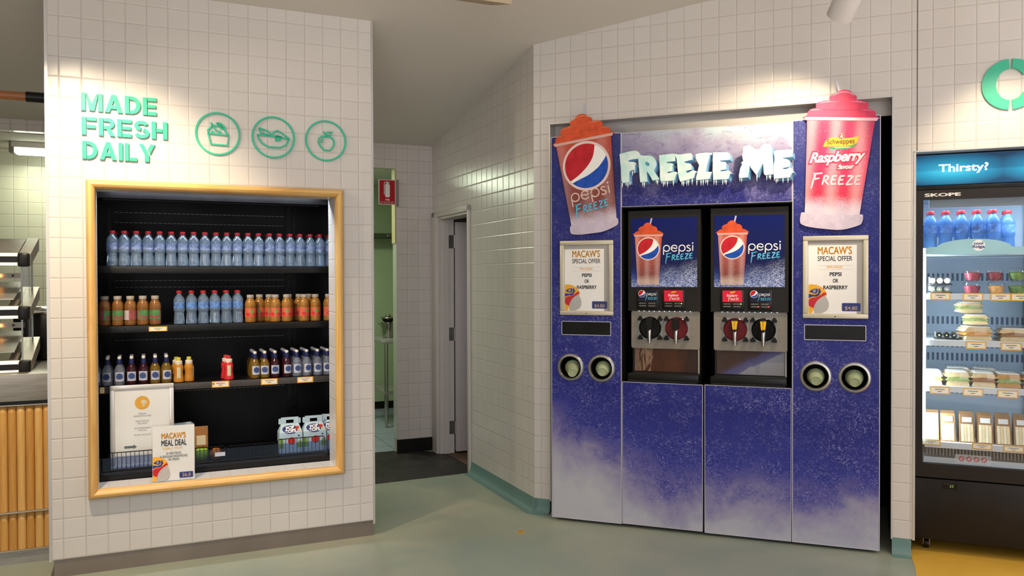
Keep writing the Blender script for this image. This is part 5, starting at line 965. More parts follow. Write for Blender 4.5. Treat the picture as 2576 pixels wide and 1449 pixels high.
    fp = MB().prism(rrect(0.004, 0.406, q(1.066), q(1.290), 0.012), -0.008, 0.0); pl = part('front_plate', fp, mat('machine_steel', '#8d867d', 0.26, 0.3, var=0.1, vscale=2), t)
    sc_ = MB()
    for xx in (0.045, 0.365): sc_.lathe([(0.004, -0.008), (0.0025, -0.0105)], 10, (xx, 0, q(1.190)), axis='y')
    part('plate_screw', sc_, CHROME, pl)
    led = MB()
    for i in range(11): led.box(0.05 + i * 0.03, 0.053 + i * 0.03, -0.016, -0.012, q(1.2865), q(1.288))
    part('led_strip', led, mat('led_blue_white', '#d8ecff', 0.4, emit='#bfe0ff', es=14.0), t)
    for i in range(2):
        red = (i == 1) != swap; cx = 0.118 + 0.155 * i + (0.006 if swap else 0); cz2 = q(1.188); y = -0.008
        fl = part('barrel_flange', MB().prism(rrect(cx - 0.071, cx + 0.071, cz2 - 0.066, cz2 + 0.066, 0.006), y - 0.004, y), mat('clear_flange', '#8f918f', 0.18, 0.1, var=0.05), t)
        win = part('barrel_window', MB().lathe([(0.066, 0), (0.066, -0.006), (0.062, -0.009), (0.058, -0.006), (0.001, -0.005)], 40, (cx, y - 0.004, cz2), axis='y'), mat('red_slush_window', '#5e1a20', 0.15, var=0.2, vscale=12) if red else mat('black_slush_window', '#0c0b0b', 0.12), fl)
        for sx in (-1, 1):
            for sz in (-1, 1): part('wing_knob', MB().prism([(cx + sx * 0.058 + a, cz2 + sz * 0.056 + b) for a, b in ((-0.004, 0.014), (0.004, 0.014), (0.016, -0.006), (0.012, -0.013), (-0.012, -0.013), (-0.016, -0.006))], y - 0.020, y - 0.004), BLACK, fl)
        vl = part('valve_body', MB().box(cx - 0.020, cx + 0.016, y - 0.035, y - 0.008, cz2 - 0.002, cz2 + 0.060, bev=0.004), BLACK, t)
        part('spout', MB().lathe([(0.0085, -0.088), (0.0085, -0.074), (0.0125, -0.072), (0.0125, 0.006), (0.010, 0.010)], 18, (cx, y - 0.030, cz2)), CHROME, vl)
        part('valve_handle', MB().prism([(cx - 0.018, cz2 + 0.055), (cx + 0.018, cz2 + 0.055), (cx + 0.012, cz2 - 0.002), (cx + 0.005, cz2 - 0.012), (cx - 0.006, cz2 - 0.012), (cx - 0.012, cz2 - 0.002)], y - 0.052, y - 0.036), BLACK, vl)
        if tags:
            tg = part('pull_tag', MB().prism([(cx - 0.016, cz2 + 0.050), (cx + 0.017, cz2 + 0.050), (cx + 0.011, cz2 + 0.002), (cx - 0.011, cz2 + 0.002)], y - 0.0535, y - 0.0525), mat('yellow_pull_tag', '#e8b422', 0.4, var=0.04), vl, 'yellow pull tag')
            txt(tg, 'tag_text', 'P\nU\nL\nL', INK, w=0.0075, h=0.044, cx=cx, cz=cz2 + 0.026, y=y - 0.0540, bold=0.02)
    part('splash_panel', MB().box(0.0, 0.374, -0.001, 0.0, 0.0, 0.142), splash_mat('splash_reflection_%s' % 'ab'[kind], kind), t, loc=(0.018, 0.0195, q(0.928)))
    part('side_strip', MB().box(0.394, 0.402, 0.004, 0.02, 0.055, q(1.066)), CHROME, t)
    tr = MB(); tr.box(-0.012, 0.404, -0.045, 0.02, 0.012, q(0.918), bev=0.004); tr.box(-0.008, 0.400, -0.053, -0.045, 0.0, 0.016); part('drip_tray', tr, BLACK, t); part('drip_grate', MB().box(0.004, 0.396, -0.040, 0.016, q(0.918), q(0.921)), DARKG, t)
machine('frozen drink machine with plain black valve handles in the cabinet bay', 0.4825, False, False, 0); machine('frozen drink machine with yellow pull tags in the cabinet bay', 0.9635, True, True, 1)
# ================================================================== glass-door fridge at the right (frame M)
fx, fy = 2.70, 0.10
fg = thing('display_fridge', 'tall black glass-door fridge with lit blue header sign in its wall niche', 'fridge', 'M', (fx, fy, 0))
def fb(mb, x0, x1, y0, y1, z0, z1, bev=0): return mb.box(x0 - fx, x1 - fx, y0 - fy, y1 - fy, z0, z1, bev=bev)
FBLK = mat('fridge_black_steel', '#1d1713', 0.4, var=0.12, vscale=8); FIN = mat('fridge_liner', '#9fb0c2', 0.45, var=0.05)
sh_ = fb(MB(), 2.171, 2.20, 0.13, 0.80, 0.065, 2.139); fb(sh_, 3.22, 3.25, 0.13, 0.80, 0.065, 2.139); fb(sh_, 2.171, 3.25, 0.13, 0.80, 0.065, 0.46); fb(sh_, 2.171, 3.25, 0.13, 0.80, 1.93, 2.139); fb(sh_, 2.171, 3.25, 0.77, 0.80, 0.065, 2.139)
part('cabinet_shell', sh_, FBLK, fg)
li = fb(MB(), 2.20, 2.206, 0.16, 0.77, 0.46, 1.93); fb(li, 2.206, 3.22, 0.762, 0.77, 0.46, 1.93); fb(li, 2.20, 3.22, 0.16, 0.77, 0.46, 0.468); fb(li, 2.206, 3.22, 0.2, 0.77, 1.925, 1.93)
part('liner', li, FIN, fg)
vent = MB()
for z in (0.98, 1.06, 1.20, 1.46, 0.78):
    for i in range(22): fb(vent, 2.25 + i * 0.026, 2.262 + i * 0.026, 0.759, 0.7625, z, z + 0.045)
part('back_vents', vent, mat('vent_slot_grey', '#4c5a70', 0.6), fg)
cs = fb(MB(), 2.78, 2.82, 0.74, 0.762, 0.47, 1.92)
part('shelf_upright', cs, mat('upright_grey', '#6f7a88', 0.4, 0.3), fg)
part('canopy_panel', fb(MB(), 2.245, 3.2, 0.19, 0.21, 1.86, 1.92), mat('canopy_grey', '#a6b2bb', 0.4), fg)
def header_mat():
    m, nt, p = newmat('fridge_header_print'); o = objco(nt); s = sepxyz(nt, o)
    dx = mth(nt, 'ABSOLUTE', mth(nt, 'SUBTRACT', s[0], -0.36)); dz = mth(nt, 'ABSOLUTE', mth(nt, 'SUBTRACT', s[2], 2.055))
    dx2 = mth(nt, 'ABSOLUTE', mth(nt, 'SUBTRACT', s[0], 0.12)); dd = mth(nt, 'MINIMUM', dx, dx2)
    q1 = mth(nt, 'MULTIPLY', dd, 3.3); q2 = mth(nt, 'MULTIPLY', dz, 11.0); d = mth(nt, 'SQRT', mth(nt, 'ADD', mth(nt, 'MULTIPLY', q1, q1), mth(nt, 'MULTIPLY', q2, q2))); c = ramp(nt, d, [(0.0, hx('#3fb4d6')), (0.45, hx('#1f86b0')), (0.8, hx('#165f86')), (1.0, hx('#123a5c'))])
    nt.links.new(c, p.inputs['Base Color']); nt.links.new(c, p.inputs['Emission Color']); p.inputs['Emission Strength'].default_value = 0.5; p.inputs['Roughness'].default_value = 0.2; return m
hdp = part('header_sign', fb(MB(), 2.172, 3.25, 0.095, 0.13, 1.976, 2.136), header_mat(), fg)
txt(hdp, 'header_text', 'Thirsty?', mat('lit_white_lettering', '#ffffff', 0.5, emit='#eafcff', es=1.15), w=0.232, h=0.054, cx=2.398 - fx, cz=2.057, y=-0.0062, bold=0.02)
part('header_rail', fb(MB(), 2.172, 3.25, 0.10, 0.135, 1.950, 1.974, 0.003), BLACK, fg)
dr_ = MB(); fb(dr_, 2.171, 2.2095, 0.085, 0.125, 0.41, 1.948); fb(dr_, 3.2, 3.25, 0.085, 0.125, 0.41, 1.948); fb(dr_, 2.2095, 3.2, 0.085, 0.125, 1.897, 1.948); fb(dr_, 2.2095, 3.2, 0.085, 0.125, 0.41, 0.482)
dd_ = part('door', dr_, FBLK, fg); txt(dd_, 'maker_text', 'SKOPE', INKW, w=0.166, h=0.0165, cx=2.301 - fx, cz=1.9215, y=-0.0156, bold=0.055, spacing=1.05)
part('door_pane', fb(MB(), 2.2095, 3.2, 0.108, 0.112, 0.482, 1.897), GLASS, dd_)
stk = part('door_sticker', MB().prism(rrect(2.366 - fx, 2.535 - fx, 0.493, 0.540, 0.008), 0.0068, 0.0078), mat('clear_sticker', '#c6c9cc', 0.3, alpha=0.25), dd_, 'clear sticker with four red prohibition symbols'); sy = MB()
for i in range(4):
    cx = 2.397 - fx + i * 0.035; sy.ring(cx, 0.518, 0.0095, 0.0125, 0.0062, 0.0062, 22, 0); sy.flat([(cx - 0.0095, 0.526), (cx - 0.0075, 0.528), (cx + 0.0095, 0.510), (cx + 0.0075, 0.508)], 0.0062, 0); sy.flat([(cx - 0.006, 0.514), (cx + 0.006, 0.514), (cx + 0.004, 0.523), (cx - 0.004, 0.523)], 0.0064, 1)
part('sticker_symbols', sy, [INKR, INKP], stk, fix=False)
part('lower_panel', fb(MB(), 2.171, 3.25, 0.095, 0.14, 0.072, 0.400, 0.003), FBLK, fg)
ctl = part('control_panel', fb(MB(), 2.304, 2.376, 0.0925, 0.096, 0.352, 0.384), mat('control_black', '#0d0b0a', 0.2), fg)
txt(ctl, 'display_digits', '35', mat('dim_green_digits', '#7d9a48', 0.5, emit='#9ac24e', es=0.35), w=0.019, h=0.013, cx=2.349 - fx, cz=0.368, y=-0.008); txt(ctl, 'control_marks', '+ o + o', INKG, w=0.05, h=0.005, cx=2.338 - fx, cz=0.379, y=-0.008)
for x in (2.235, 3.16):
    cst = part('caster', MB().lathe([(0.008, -0.012), (0.026, -0.012), (0.028, -0.006), (0.028, 0.006), (0.026, 0.012), (0.008, 0.012)], 22, (x - fx, 0.075, 0.0298), axis='x'), BLACK, fg); part('caster_fork', MB().prismX([(0.11, 0.066), (0.05, 0.066), (0.062, 0.022), (0.082, 0.022)], x - fx - 0.017, x - fx - 0.013).prismX([(0.11, 0.066), (0.05, 0.066), (0.062, 0.022), (0.082, 0.022)], x - fx + 0.013, x - fx + 0.017), ALU, cst)
LED = mat('fridge_led_tube', '#ffffff', 0.5, emit='#d9f6ff', es=12.0)
part('led_tube', fb(MB(), 2.2125, 2.2285, 0.160, 0.178, 0.60, 1.64), LED, fg); part('led_tube', fb(MB(), 3.195, 3.207, 0.165, 0.18, 0.60, 1.64), LED, fg)
SHF = mat('fridge_shelf_white', '#bcc3c9', 0.4, 0.1, var=0.04)
for k, z in enumerate((1.612, 1.392, 1.140, 0.890, 0.585)):
    s_ = part('shelf', fb(MB(), 2.222, 3.2, 0.19, 0.74, z - 0.012, z), SHF, fg)
    if k == 0:
        st = MB(); x0, x1 = 2.226 - fx, 3.2 - fx
        st.prism([(x0, 1.606), (x1, 1.606), (x1, 1.642), (2.64 - fx, 1.642)] + [(2.455 - fx + 0.175 * math.cos(R(a)), 1.642 + 0.045 * math.sin(R(a))) for a in range(5, 180, 8)] + [(x0, 1.642)], 0.058, 0.060)
        rr = part('header_strip', st, mat('pale_teal_strip', '#9cc4cc', 0.35, var=0.06), s_)
        part('round_badge', MB().flat(arc(2.478 - fx, 1.652, 0.030, 0, 350, 30), 0.0572), INKW, rr, fix=False); txt(rr, 'badge_text', 'cool\nRidge', INKN, w=0.056, h=0.038, cx=2.478 - fx, cz=1.652, y=0.0566, bold=0.03, line=0.85)
    else: part('price_rail', fb(MB(), 2.226, 3.2, 0.172, 0.19, z - 0.030, z + 0.002), mat('rail_white', '#c3c6cb', 0.35, var=0.03), s_)
part('floor_grille', fb(MB(), 2.222, 3.2, 0.19, 0.74, 0.468, 0.50), SHF, fg); gr = MB()
for i in range(60): fb(gr, 2.235 + i * 0.016, 2.241 + i * 0.016, 0.186, 0.19, 0.512, 0.552)
part('grille_bars', gr, mat('grille_grey', '#777c83', 0.4, 0.2), fg)
area('fridge_side_lamp', W('M', 2.236, 0.19, 1.12), W('M', 2.7, 0.40, 1.12), 11, (0.85, 0.96, 1.0), 0.03, 1.0)
area('fridge_lamp', W('M', 2.70, 0.245, 1.915), W('M', 2.70, 0.45, 0.6), 9, (0.82, 0.93, 1.0), 0.95, 0.05)
# ---- contents
gw = 'red-capped water bottles in the fridge'; wf = None
BLUEW = clear('blue_water_plastic', '#7fb0e0', 0.08, 0.8); 
for i, u in enumerate((2.258, 2.333, 2.408, 2.483, 2.558, 2.640)):
    for j in range(2):
        lab = ('red-capped water bottle, %s from left in front row of the fridge top shelf' % ORD[i]) if j == 0 else ('red-capped water bottle behind the %s front one, fridge top shelf' % ORD[i])
        loc = (u, 0.262 + 0.080 * j + (0.09 if i == 5 else 0), 1.6122)
        if wf is None:
            wf = water_bottle('water_bottle', lab, (0, 0, 0), gw, 0.238, WLAB2); k = 1.22
            for ch in wf.children:
                if ch.name.startswith('bottle_body'): me = ch.data.copy(); ch.data = me; me.materials.clear(); me.materials.append(BLUEW)
                else: me = ch.data.copy(); ch.data = me
                for v in me.vertices: v.co.x *= k; v.co.y *= k
            wf.matrix_basis = FR['M'] @ Matrix.Translation(Vector(loc))
        else: dup(wf, 'M', loc, random.uniform(0, 6), lab, gw)
gtf = 'amber-edged price tags in the fridge'
for (u, z, lab) in ((2.300, 1.379, 'amber-edged price tag under the sushi packs in the fridge'), (2.454, 1.377, 'amber-edged price tag under the red fruit cups in the fridge'), (2.583, 1.377, 'amber-edged price tag under the melon fruit cups in the fridge'), (2.676, 1.377, 'amber-edged price tag under the green salad cups, cut by the picture edge'),
                    (2.470, 1.118, 'amber-edged price tag under the tall white sandwich stack'), (2.632, 1.116, 'amber-edged price tag right of the sandwich stack, middle fridge shelf'),
                    (2.298, 0.868, 'amber-edged price tag under the leftmost filled roll, fourth fridge shelf'), (2.456, 0.866, 'amber-edged price tag in the middle of the fourth fridge shelf'), (2.617, 0.864, 'amber-edged price tag at the right of the fourth fridge shelf'),
                    (2.256, 0.583, 'white price tag under the leftmost kraft sandwich box, bottom fridge shelf'), (2.500, 0.578, 'white price tag under the middle kraft sandwich boxes'), (2.645, 0.576, 'white price tag under the right-hand kraft sandwich boxes')):
    price_tag(lab, 'M', (u, 0.170, z), 0.095, 0.040 if z > 0.7 else 0.030, gtf)
FILM = GLASS
def roll(label, loc, group, w_, h_, d_, bread, fill, rz=0.0):
    t = thing('wrapped_sandwich', label, 'sandwich', 'M', loc, rz, group); n = 10
    pr = lambda z0, z1, wk: blob([(-w_ / 2 * wk, z0), (w_ / 2 * wk, z0), (w_ / 2, (z0 + z1) / 2), (w_ / 2 * 0.85, z1), (0, z1 + 0.006), (-w_ / 2 * 0.85, z1), (-w_ / 2, (z0 + z1) / 2)], 3)
    part('lower_bread', MB().prism(pr(0.0, h_ * 0.36, 0.9), 0, d_), bread, t); part('filling', MB().prism(pr(h_ * 0.37, h_ * 0.60, 1.0), -0.003, d_), fill, t); part('upper_bread', MB().prism(pr(h_ * 0.62, h_ * 0.93, 1.0), 0.002, d_), bread, t)
    part('paper_sleeve', MB().prism([(-w_ * 0.46, h_ * 0.97), (w_ * 0.46, h_ * 0.97), (w_ * 0.40, h_ * 1.04), (-w_ * 0.36, h_ * 1.05)], 0.0, d_ * 0.9), mat('white_wrap_paper', '#d9d5cf', 0.6, var=0.05), t)
    part('film', MB().box(-w_ * 0.53, w_ * 0.53, -0.012, d_ + 0.004, 0.0, h_ * 1.12, bev=0.012), FILM, t); return t
BRD = mat('pale_bread', '#d3b88b', 0.7, var=0.18, vscale=30); BRD2 = mat('toasted_bread', '#c08a48', 0.7, var=0.2, vscale=30); FG = mat('green_filling', '#8a9a58', 0.6, var=0.4, vscale=60); FO = mat('orange_filling', '#c4883c', 0.6, var=0.35, vscale=60); FH = mat('brown_filling', '#8a5a34', 0.6, var=0.35, vscale=60)
gs = 'wrapped sandwiches in the fridge'
roll('wrapped sandwich with golden filling at the base of the tall stack, middle shelf', (2.487, 0.215, 1.1402), gs, 0.125, 0.072, 0.16, BRD, FO, 0.15); roll('wrapped sandwich second from the base of the tall stack, middle shelf', (2.475, 0.245, 1.2255), gs, 0.115, 0.052, 0.15, BRD, FG, -0.1); roll('wrapped sandwich topmost on the tall stack, middle shelf', (2.455, 0.255, 1.2885), gs, 0.105, 0.056, 0.14, BRD, FG, 0.1)
roll('wrapped sandwich right of the tall stack, middle fridge shelf', (2.655, 0.230, 1.1402), gs, 0.125, 0.066, 0.16, BRD, FH, 0.05)
for i, (u, b, f_, lab) in enumerate(((2.268, BRD, FO, 'wrapped filled roll at the far left of the fourth fridge shelf'), (2.390, BRD, FG, 'wrapped roll second from left on the fourth fridge shelf'), (2.512, BRD, FH, 'wrapped roll with dark filling, third from left, fourth fridge shelf'), (2.630, BRD2, FG, 'golden wrapped roll fourth from left, fourth fridge shelf'), (2.750, BRD2, FH, 'golden wrapped roll at the right picture edge, fourth fridge shelf'))): roll(lab, (u, 0.215, 0.8902), gs, 0.106 if i else 0.086, 0.076, 0.15, b, f_, 0.05 * (i % 2))
for i, (u, lab) in enumerate(((2.410, 'wrapped roll in the back row behind the second one, fourth fridge shelf'), (2.545, 'wrapped roll in the back row behind the dark-filled one, fourth shelf'))): roll(lab, (u, 0.42, 0.8902), gs, 0.115, 0.078, 0.13, BRD, FG, 0.0)
def kraft(label, loc, group):
    t = thing('sandwich_box', label, 'sandwich box', 'M', loc, 0, group); K_ = mat('kraft_card', '#8f6a45', 0.7, var=0.1); a = 0.038
    b = MB(); b._add([(-a, 0, 0), (a, 0, 0), (a, 0.06, 0), (-a, 0.06, 0), (-a * 0.9, 0.034, 0.148), (a * 0.9, 0.034, 0.148), (a * 0.9, 0.052, 0.148), (-a * 0.9, 0.052, 0.148)], [(0, 3, 2, 1), (0, 1, 5, 4), (1, 2, 6, 5), (2, 3, 7, 6), (3, 0, 4, 7), (4, 5, 6, 7)]); part('box_body', b, K_, t)
    fy_ = lambda z: 0.034 * z / 0.148 - 0.0012
    wn = MB(); n = 4
    for i in range(n): x0, x1 = -a * 0.80 + i * a * 0.40, -a * 0.80 + (i + 0.92) * a * 0.40; wn.face([(x0, fy_(0.006), 0.006), (x1, fy_(0.006), 0.006), (x1, fy_(0.098), 0.098), (x0, fy_(0.098), 0.098)], i % 2)
    part('bread_window', wn, [mat('white_bread', '#dcd0b4', 0.6, var=0.1, vscale=40), mat('cream_bread', '#d2bf98', 0.6, var=0.15, vscale=40)], t, fix=False)
    part('box_label', MB().face([(-a * 0.62, fy_(0.108) - 0.0006, 0.108), (a * 0.62, fy_(0.108) - 0.0006, 0.108), (a * 0.62, fy_(0.134) - 0.0006, 0.134), (-a * 0.62, fy_(0.134) - 0.0006, 0.134)]), mat('box_white_label', '#d5d8da', 0.5, var=0.03), t, fix=False); return t
gk2 = 'kraft sandwich boxes on the bottom fridge shelf'; kb = None
for j in range(2):
    for i, u in enumerate((2.262, 2.345, 2.437, 2.522, 2.608, 2.694)):
        lab = ('kraft sandwich box with bread window, %s from left in front row, bottom fridge shelf' % ORD[i]) if j == 0 else ('kraft sandwich box standing behind the %s front one, bottom fridge shelf' % ORD[i]); loc = (u + 0.008 * j, 0.215 + 0.115 * j, 0.5852)
        if kb is None: kb = kraft(lab, loc, gk2)
        else: dup(kb, 'M', loc, random.uniform(-0.08, 0.08), lab, gk2)
def tub(label, loc, group, colr, lid=True):
    t = thing('food_cup', label, 'food cup', 'M', loc, 0, group)
    part('contents', MB().lathe([(0.030, 0.002), (0.041, 0.036), (0.040, 0.041), (0.02, 0.046), (0.002, 0.045)], 20), colr, t); part('cup_shell', MB().lathe([(0.032, 0.0), (0.0445, 0.046), (0.046, 0.047), (0.046, 0.052)], 22), FILM, t); part('dome_lid', MB().lathe([(0.046, 0.052), (0.042, 0.062), (0.026, 0.069), (0.002, 0.071)], 22), FILM, t); return t
gf = 'lidded fruit and salad cups in the fridge'
FR_ = mat('red_fruit', '#8e3a48', 0.35, var=0.45, vscale=40); FM_ = mat('melon_fruit', '#cf9a5a', 0.35, var=0.35, vscale=40); FS_ = mat('green_salad', '#64803f', 0.5, var=0.6, vscale=45)
tub('cup of red fruit, lower one of the pair above the red-fruit price tag', (2.458, 0.245, 1.3922), gf, FR_); tub('cup of red fruit stacked on the lower red fruit cup', (2.462, 0.248, 1.4635), gf, FR_); tub('cup of orange and green melon, lower one, middle fridge shelf stack', (2.572, 0.245, 1.3922), gf, FM_); tub('cup of mixed fruit stacked on the melon cup', (2.566, 0.262, 1.4635), gf, FR_)
tub('cup of green salad near the right picture edge, lower one', (2.668, 0.250, 1.3922), gf, FS_); tub('cup of green salad stacked on the lower salad cup', (2.668, 0.252, 1.4635), gf, FS_)
def sushi(label, loc, group):
    t = thing('sushi_pack', label, 'sushi', 'M', loc, 0, group)
    part('tray', MB().box(-0.062, 0.062, 0, 0.10, 0, 0.008, bev=0.003), BLACK, t); RC = mat('sushi_rice', '#d9d6cf', 0.6, var=0.08, vscale=60); NO = mat('nori_wrap', '#20251f', 0.5)
    for x in (-0.036, 0.0, 0.036):
        r = part('sushi_roll', MB().lathe([(0.0155, 0.0), (0.0155, 0.085)], 18, (x, 0.006, 0.0245), axis='y'), NO, t); part('rice_end', MB().ring(x, 0.0245, 0.004, 0.0145, 0.0055, 0.0055, 18, 0).flat(arc(x, 0.0245, 0.0045, 0, 340, 10), 0.0053, 1), [RC, FG], r, fix=False)
    part('film_lid', MB().box(-0.06, 0.06, 0.001, 0.098, 0.008, 0.046, bev=0.008), FILM, t); return t
gu = 'sushi packs in the fridge'
s0 = sushi('sushi pack at the bottom of the left-hand pile in the fridge', (2.300, 0.235, 1.3922), gu); dup(s0, 'M', (2.302, 0.240, 1.4390), 0.05, 'sushi pack on top of the left-hand pile in the fridge', gu); dup(s0, 'M', (2.335, 0.225, 1.1402), -0.05, 'sushi pack with green filling at the left of the middle fridge shelf', gu)
# ================================================================== spotlights, ceiling box, far corridor, kitchen
LENS = mat('spot_lens', '#fff4dc', 0.4, emit='#ffe2b0', es=6.0); SPW = mat('spotlight_white', '#cfc7c4', 0.4, var=0.03)
def spotlight(label, loc, target):
    loc = Vector(loc); d = (Vector(target) - loc).normalized(); t = thing('track_spotlight', label, 'spotlight'); t.matrix_basis = Matrix.Translation(loc)
    M = d.to_track_quat('-Z', 'Y').to_matrix().to_4x4()
    part('lamp_housing', MB().lathe([(0.050, 0.030), (0.058, 0.012), (0.060, 0.012), (0.060, 0.215), (0.054, 0.225), (0.02, 0.226)], 32).xf(M), SPW, t); part('lens', MB().lathe([(0.050, 0.031), (0.001, 0.0315)], 28).xf(M), LENS, t)
    y = (FR['L'].inverted() @ loc).y; back = M @ Vector((0.0, 0.0, 0.150)); top = 2.96 - 0.165 * ((FR['L'].inverted() @ (loc + back)).y) - loc.z
    side = M @ Vector((0.066, 0.0, 0.150))
    part('yoke', MB().tube([back, side, (side.x, side.y, side.z + 0.05), (back.x, back.y, top - 0.02)], 0.008, 8), SPW, t); part('ceiling_mount', MB().lathe([(0.04, 0.0), (0.04, 0.035)], 20, (back.x, back.y, top - 0.036)), SPW, t); return t
spotlight('white cylinder spotlight hanging at the top above the raspberry cup', SPOT_M, W('M', 1.38, 0, 2.0)); spotlight('white spotlight at the top right picture corner', SPOT_C, W('M', 2.60, 0, 1.85))
spotlight('white spotlight aimed at the teal lettering, out of view above', SPOT_L, W('L', -1.36, 0, 1.60))
spotlight('white spotlight aimed past the kiosk corner towards the hall wall', SPOT_H, (0.55, 5.0, 0.7))
cbx = thing('ceiling_box', 'small tilted box fixture at the top edge of the ceiling', 'fixture'); cbx.matrix_basis = Matrix.Translation(Vector((-0.10, 4.22, 2.885))) @ Matrix.Rotation(R(24), 4, 'Z') @ Matrix.Rotation(R(16), 4, 'X')
part('box_shell', MB().box(-0.22, 0.0, -0.26, 0.0, 0.0, 0.16, bev=0.003), mat('beige_shell', '#b9a48c', 0.5, var=0.03), cbx); part('side_grille', MB().box(0.0, 0.003, -0.25, -0.01, 0.01, 0.15), mat('brown_grille', '#9a7f62', 0.6), cbx); part('box_stem', MB().lathe([(0.02, 0.15), (0.02, 0.32)], 16, (-0.11, -0.13, 0)), SPW, cbx)
ct = thing('floor_tape', 'small yellow tape mark on the teal floor', 'tape', 'W', (0.0468, 4.7693, 0), R(-8)); part('tape', MB().box(-0.020, 0.020, -0.024, 0.024, 0.0, 0.0012), mat('yellow_tape', '#d9a02a', 0.5), ct)
txt_m = text_mesh('tape_print', 'xx', INK, w=0.024, h=0.016)
for v in txt_m.vertices: v.co = Vector((v.co.x, v.co.z, 0.0016))
link('tape_print', txt_m, ct)
fs = thing('fire_sign', 'red fire extinguisher sign at the kitchen doorway', 'sign', 'B', (-0.405, -0.03, 2.205)); w_, h_ = 0.074, 0.105
pl = part('sign_plate', MB().prism(rrect(-w_, w_, -h_, h_, 0.006), 0.0, 0.003), mat('sign_white', '#cfc9bf', 0.4), fs); part('red_field', MB().prism(rrect(-0.066, 0.066, -0.098, 0.098, 0.005), -0.0006, -0.0001), mat('safety_red', '#b5121f', 0.4, var=0.04), pl)
ex = MB(); ex.flat(rrect(-0.018, 0.022, -0.043, 0.068, 0.012), -0.0012).flat([(-0.006, 0.066), (0.010, 0.066), (0.010, 0.084), (-0.006, 0.084)], -0.0012).flat([(-0.006, 0.078), (0.020, 0.074), (0.020, 0.080), (0.0, 0.088)], -0.0012).ribbon([(-0.004, 0.083), (-0.018, 0.082), (-0.026, 0.070), (-0.026, -0.02)], 0.0055, -0.0012, -0.0012); part('extinguisher_symbol', ex, INKW, pl, fix=False)
txt(pl, 'sign_text', 'FIRE', INKW, w=0.036, h=0.015, cx=0.002, cz=-0.064, y=-0.0012, bold=0.02); txt(pl, 'sign_text', 'EXTINGUISHER', INKW, w=0.116, h=0.014, cx=0.0, cz=-0.085, y=-0.0012, bold=0.01)
part('wall_flange', MB().box(0.090, 0.108, 0.026, 0.0295, -0.115, 0.110).box(0.070, 0.092, 0.003, 0.0295, -0.10, 0.10), mat('sign_flange_grey', '#8f8580', 0.4, 0.2), fs)
ksh = thing('wall_shelf', 'dark shelf on the green kitchen wall seen through the doorway', 'shelf', 'B', (0.0, 2.06, 1.93)); part('shelf_board', MB().box(-0.8, 0.9, 0.0, 0.298, 0.0, 0.045), mat('dark_green_shelf', '#3d4630', 0.5), ksh)
for x in (-0.5, 0.6): part('shelf_bracket', MB().prismX([(0.05, 0.0), (0.298, 0.0), (0.298, -0.18)], x, x + 0.02), ALU, ksh)
single('shelf_clip', MB().box(-0.03, 0.06, -0.02, 0.01, -0.02, 0.012, bev=0.004), CHROME, 'small metal clip hanging on the edge of the dark kitchen shelf', 'clip', 'B', (0.19, 2.045, 1.955))
tb = thing('steel_table', 'stainless steel table in the green kitchen, cut by the doorway', 'table', 'B', (0.35, 1.45, 0.0))
part('table_top', MB().box(-0.50, 0.55, -0.33, 0.33, 0.84, 0.88, bev=0.004), STEEL, tb)
for x in (-0.44, 0.49):
    for y in (-0.28, 0.28): lg = part('leg', MB().lathe([(0.02, 0.06), (0.02, 0.84)], 16, (x, y, 0)), CHROME, tb); part('foot', MB().lathe([(0.014, 0.0), (0.016, 0.06)], 12, (x, y, 0.004)), STEEL, lg)
part('under_shelf', MB().box(-0.46, 0.51, -0.30, 0.30, 0.33, 0.36), STEEL, tb)
pot = thing('steel_pot', 'tapered steel pot on the kitchen table', 'pot', 'B', (-0.01, 1.38, 0.8805)); part('pot_body', MB().lathe([(0.05, 0.0), (0.055, 0.003), (0.078, 0.15), (0.084, 0.152), (0.084, 0.158), (0.074, 0.158), (0.05, 0.01), (0.002, 0.006)], 28), CHROME, pot); part('pot_handle', MB().tube([(-0.078, 0, 0.13), (-0.115, 0, 0.15), (-0.125, 0, 0.13)], 0.006, 8), CHROME, pot)
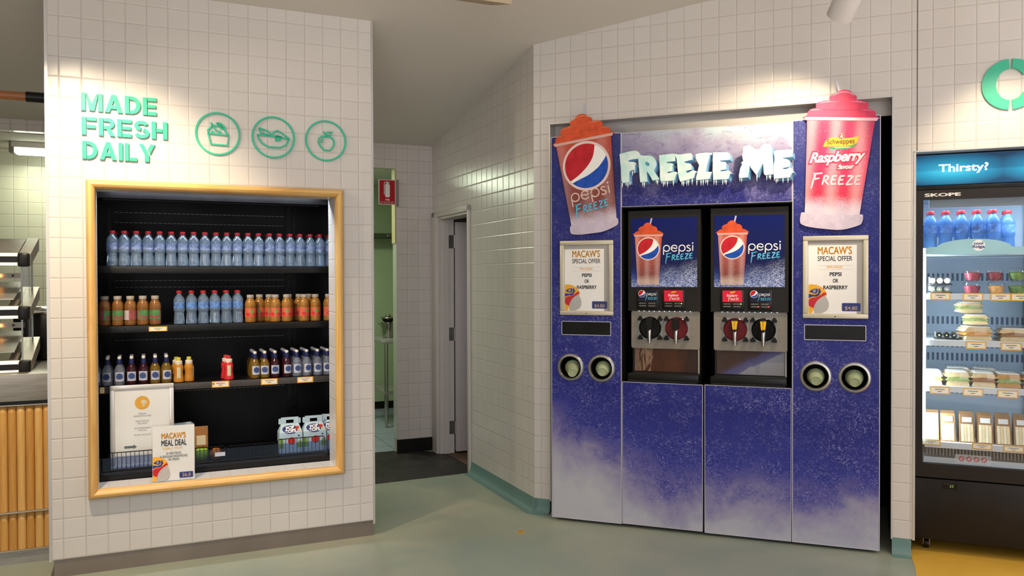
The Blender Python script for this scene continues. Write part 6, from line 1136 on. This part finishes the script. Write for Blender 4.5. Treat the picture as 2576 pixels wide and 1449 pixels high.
pan = thing('steel_bowl', 'polished steel bowl stacked on top of the tapered kitchen pot', 'bowl', 'B', (-0.01, 1.38, 1.0395)); part('bowl_body', MB().lathe([(0.03, 0.0), (0.055, 0.012), (0.075, 0.045), (0.079, 0.05), (0.072, 0.048), (0.05, 0.018), (0.002, 0.008)], 28), CHROME, pan); part('bowl_knob', MB().lathe([(0.012, 0.008), (0.03, 0.055), (0.028, 0.075), (0.01, 0.08)], 18), CHROME, pan)
bell = thing('wall_bell', 'round cream bell on the green wall above the fire sign', 'bell', 'B', (0.262, 2.358, 2.46)); part('bell_cap', MB().lathe([(0.065, -0.05), (0.072, -0.045), (0.075, 0.0)], 28, axis='y'), mat('cream_bell', '#c9bd8a', 0.5), bell); part('bell_nose', MB().lathe([(0.02, -0.062), (0.025, -0.05)], 18, axis='y'), mat('cream_bell_dark', '#a89c6a', 0.5), bell)
single('black_cable', MB().tube([(0, 0, 0), (0.004, 0, -0.06), (0.012, 0, -0.13)], 0.006, 8), BLACK, 'short black cable hanging on the green wall beside the cream bell', 'cable', 'B', (0.345, 2.35, 2.52))
hl = thing('batten_light', 'fluorescent batten light on the kitchen ceiling, hidden behind the kiosk', 'light', 'B', (-1.05, 0.81, 2.5295)); part('light_body', MB().box(-0.45, 0.45, -0.05, 0.05, -0.04, 0.0), WHITE, hl); part('diffuser', MB().box(-0.44, 0.44, -0.045, 0.045, -0.085, -0.04, bev=0.015), mat('green_white_tube', '#f4ffe0', 0.5, emit='#e6ffd0', es=9.0), hl)
area('kitchen_tube', W('B', -1.05, 0.81, 2.43), W('B', -1.05, 0.81, 0.0), 26, (0.90, 1.0, 0.80), 0.85, 0.08)
cl = thing('corridor_fill_fitting', 'added batten-shaped fill light on the corridor ceiling, unseen behind the kiosk wall', 'light', 'B', (-1.6, -0.55, 2.615)); part('light_body', MB().box(-0.35, 0.35, -0.05, 0.05, -0.04, 0.03), WHITE, cl); part('diffuser', MB().box(-0.34, 0.34, -0.045, 0.045, -0.085, -0.04, bev=0.015), mat('corridor_fill_glow', '#fff8ee', 0.5, emit='#fff2e2', es=3.0), cl)  # unseen fitting added to brighten the corridor
area('corridor_fill', W('B', -1.6, -0.55, 2.52), W('B', -1.3, -0.6, 1.0), 5, (1.0, 0.95, 0.88), 0.65, 0.08)  # fill light that goes with the added corridor fitting
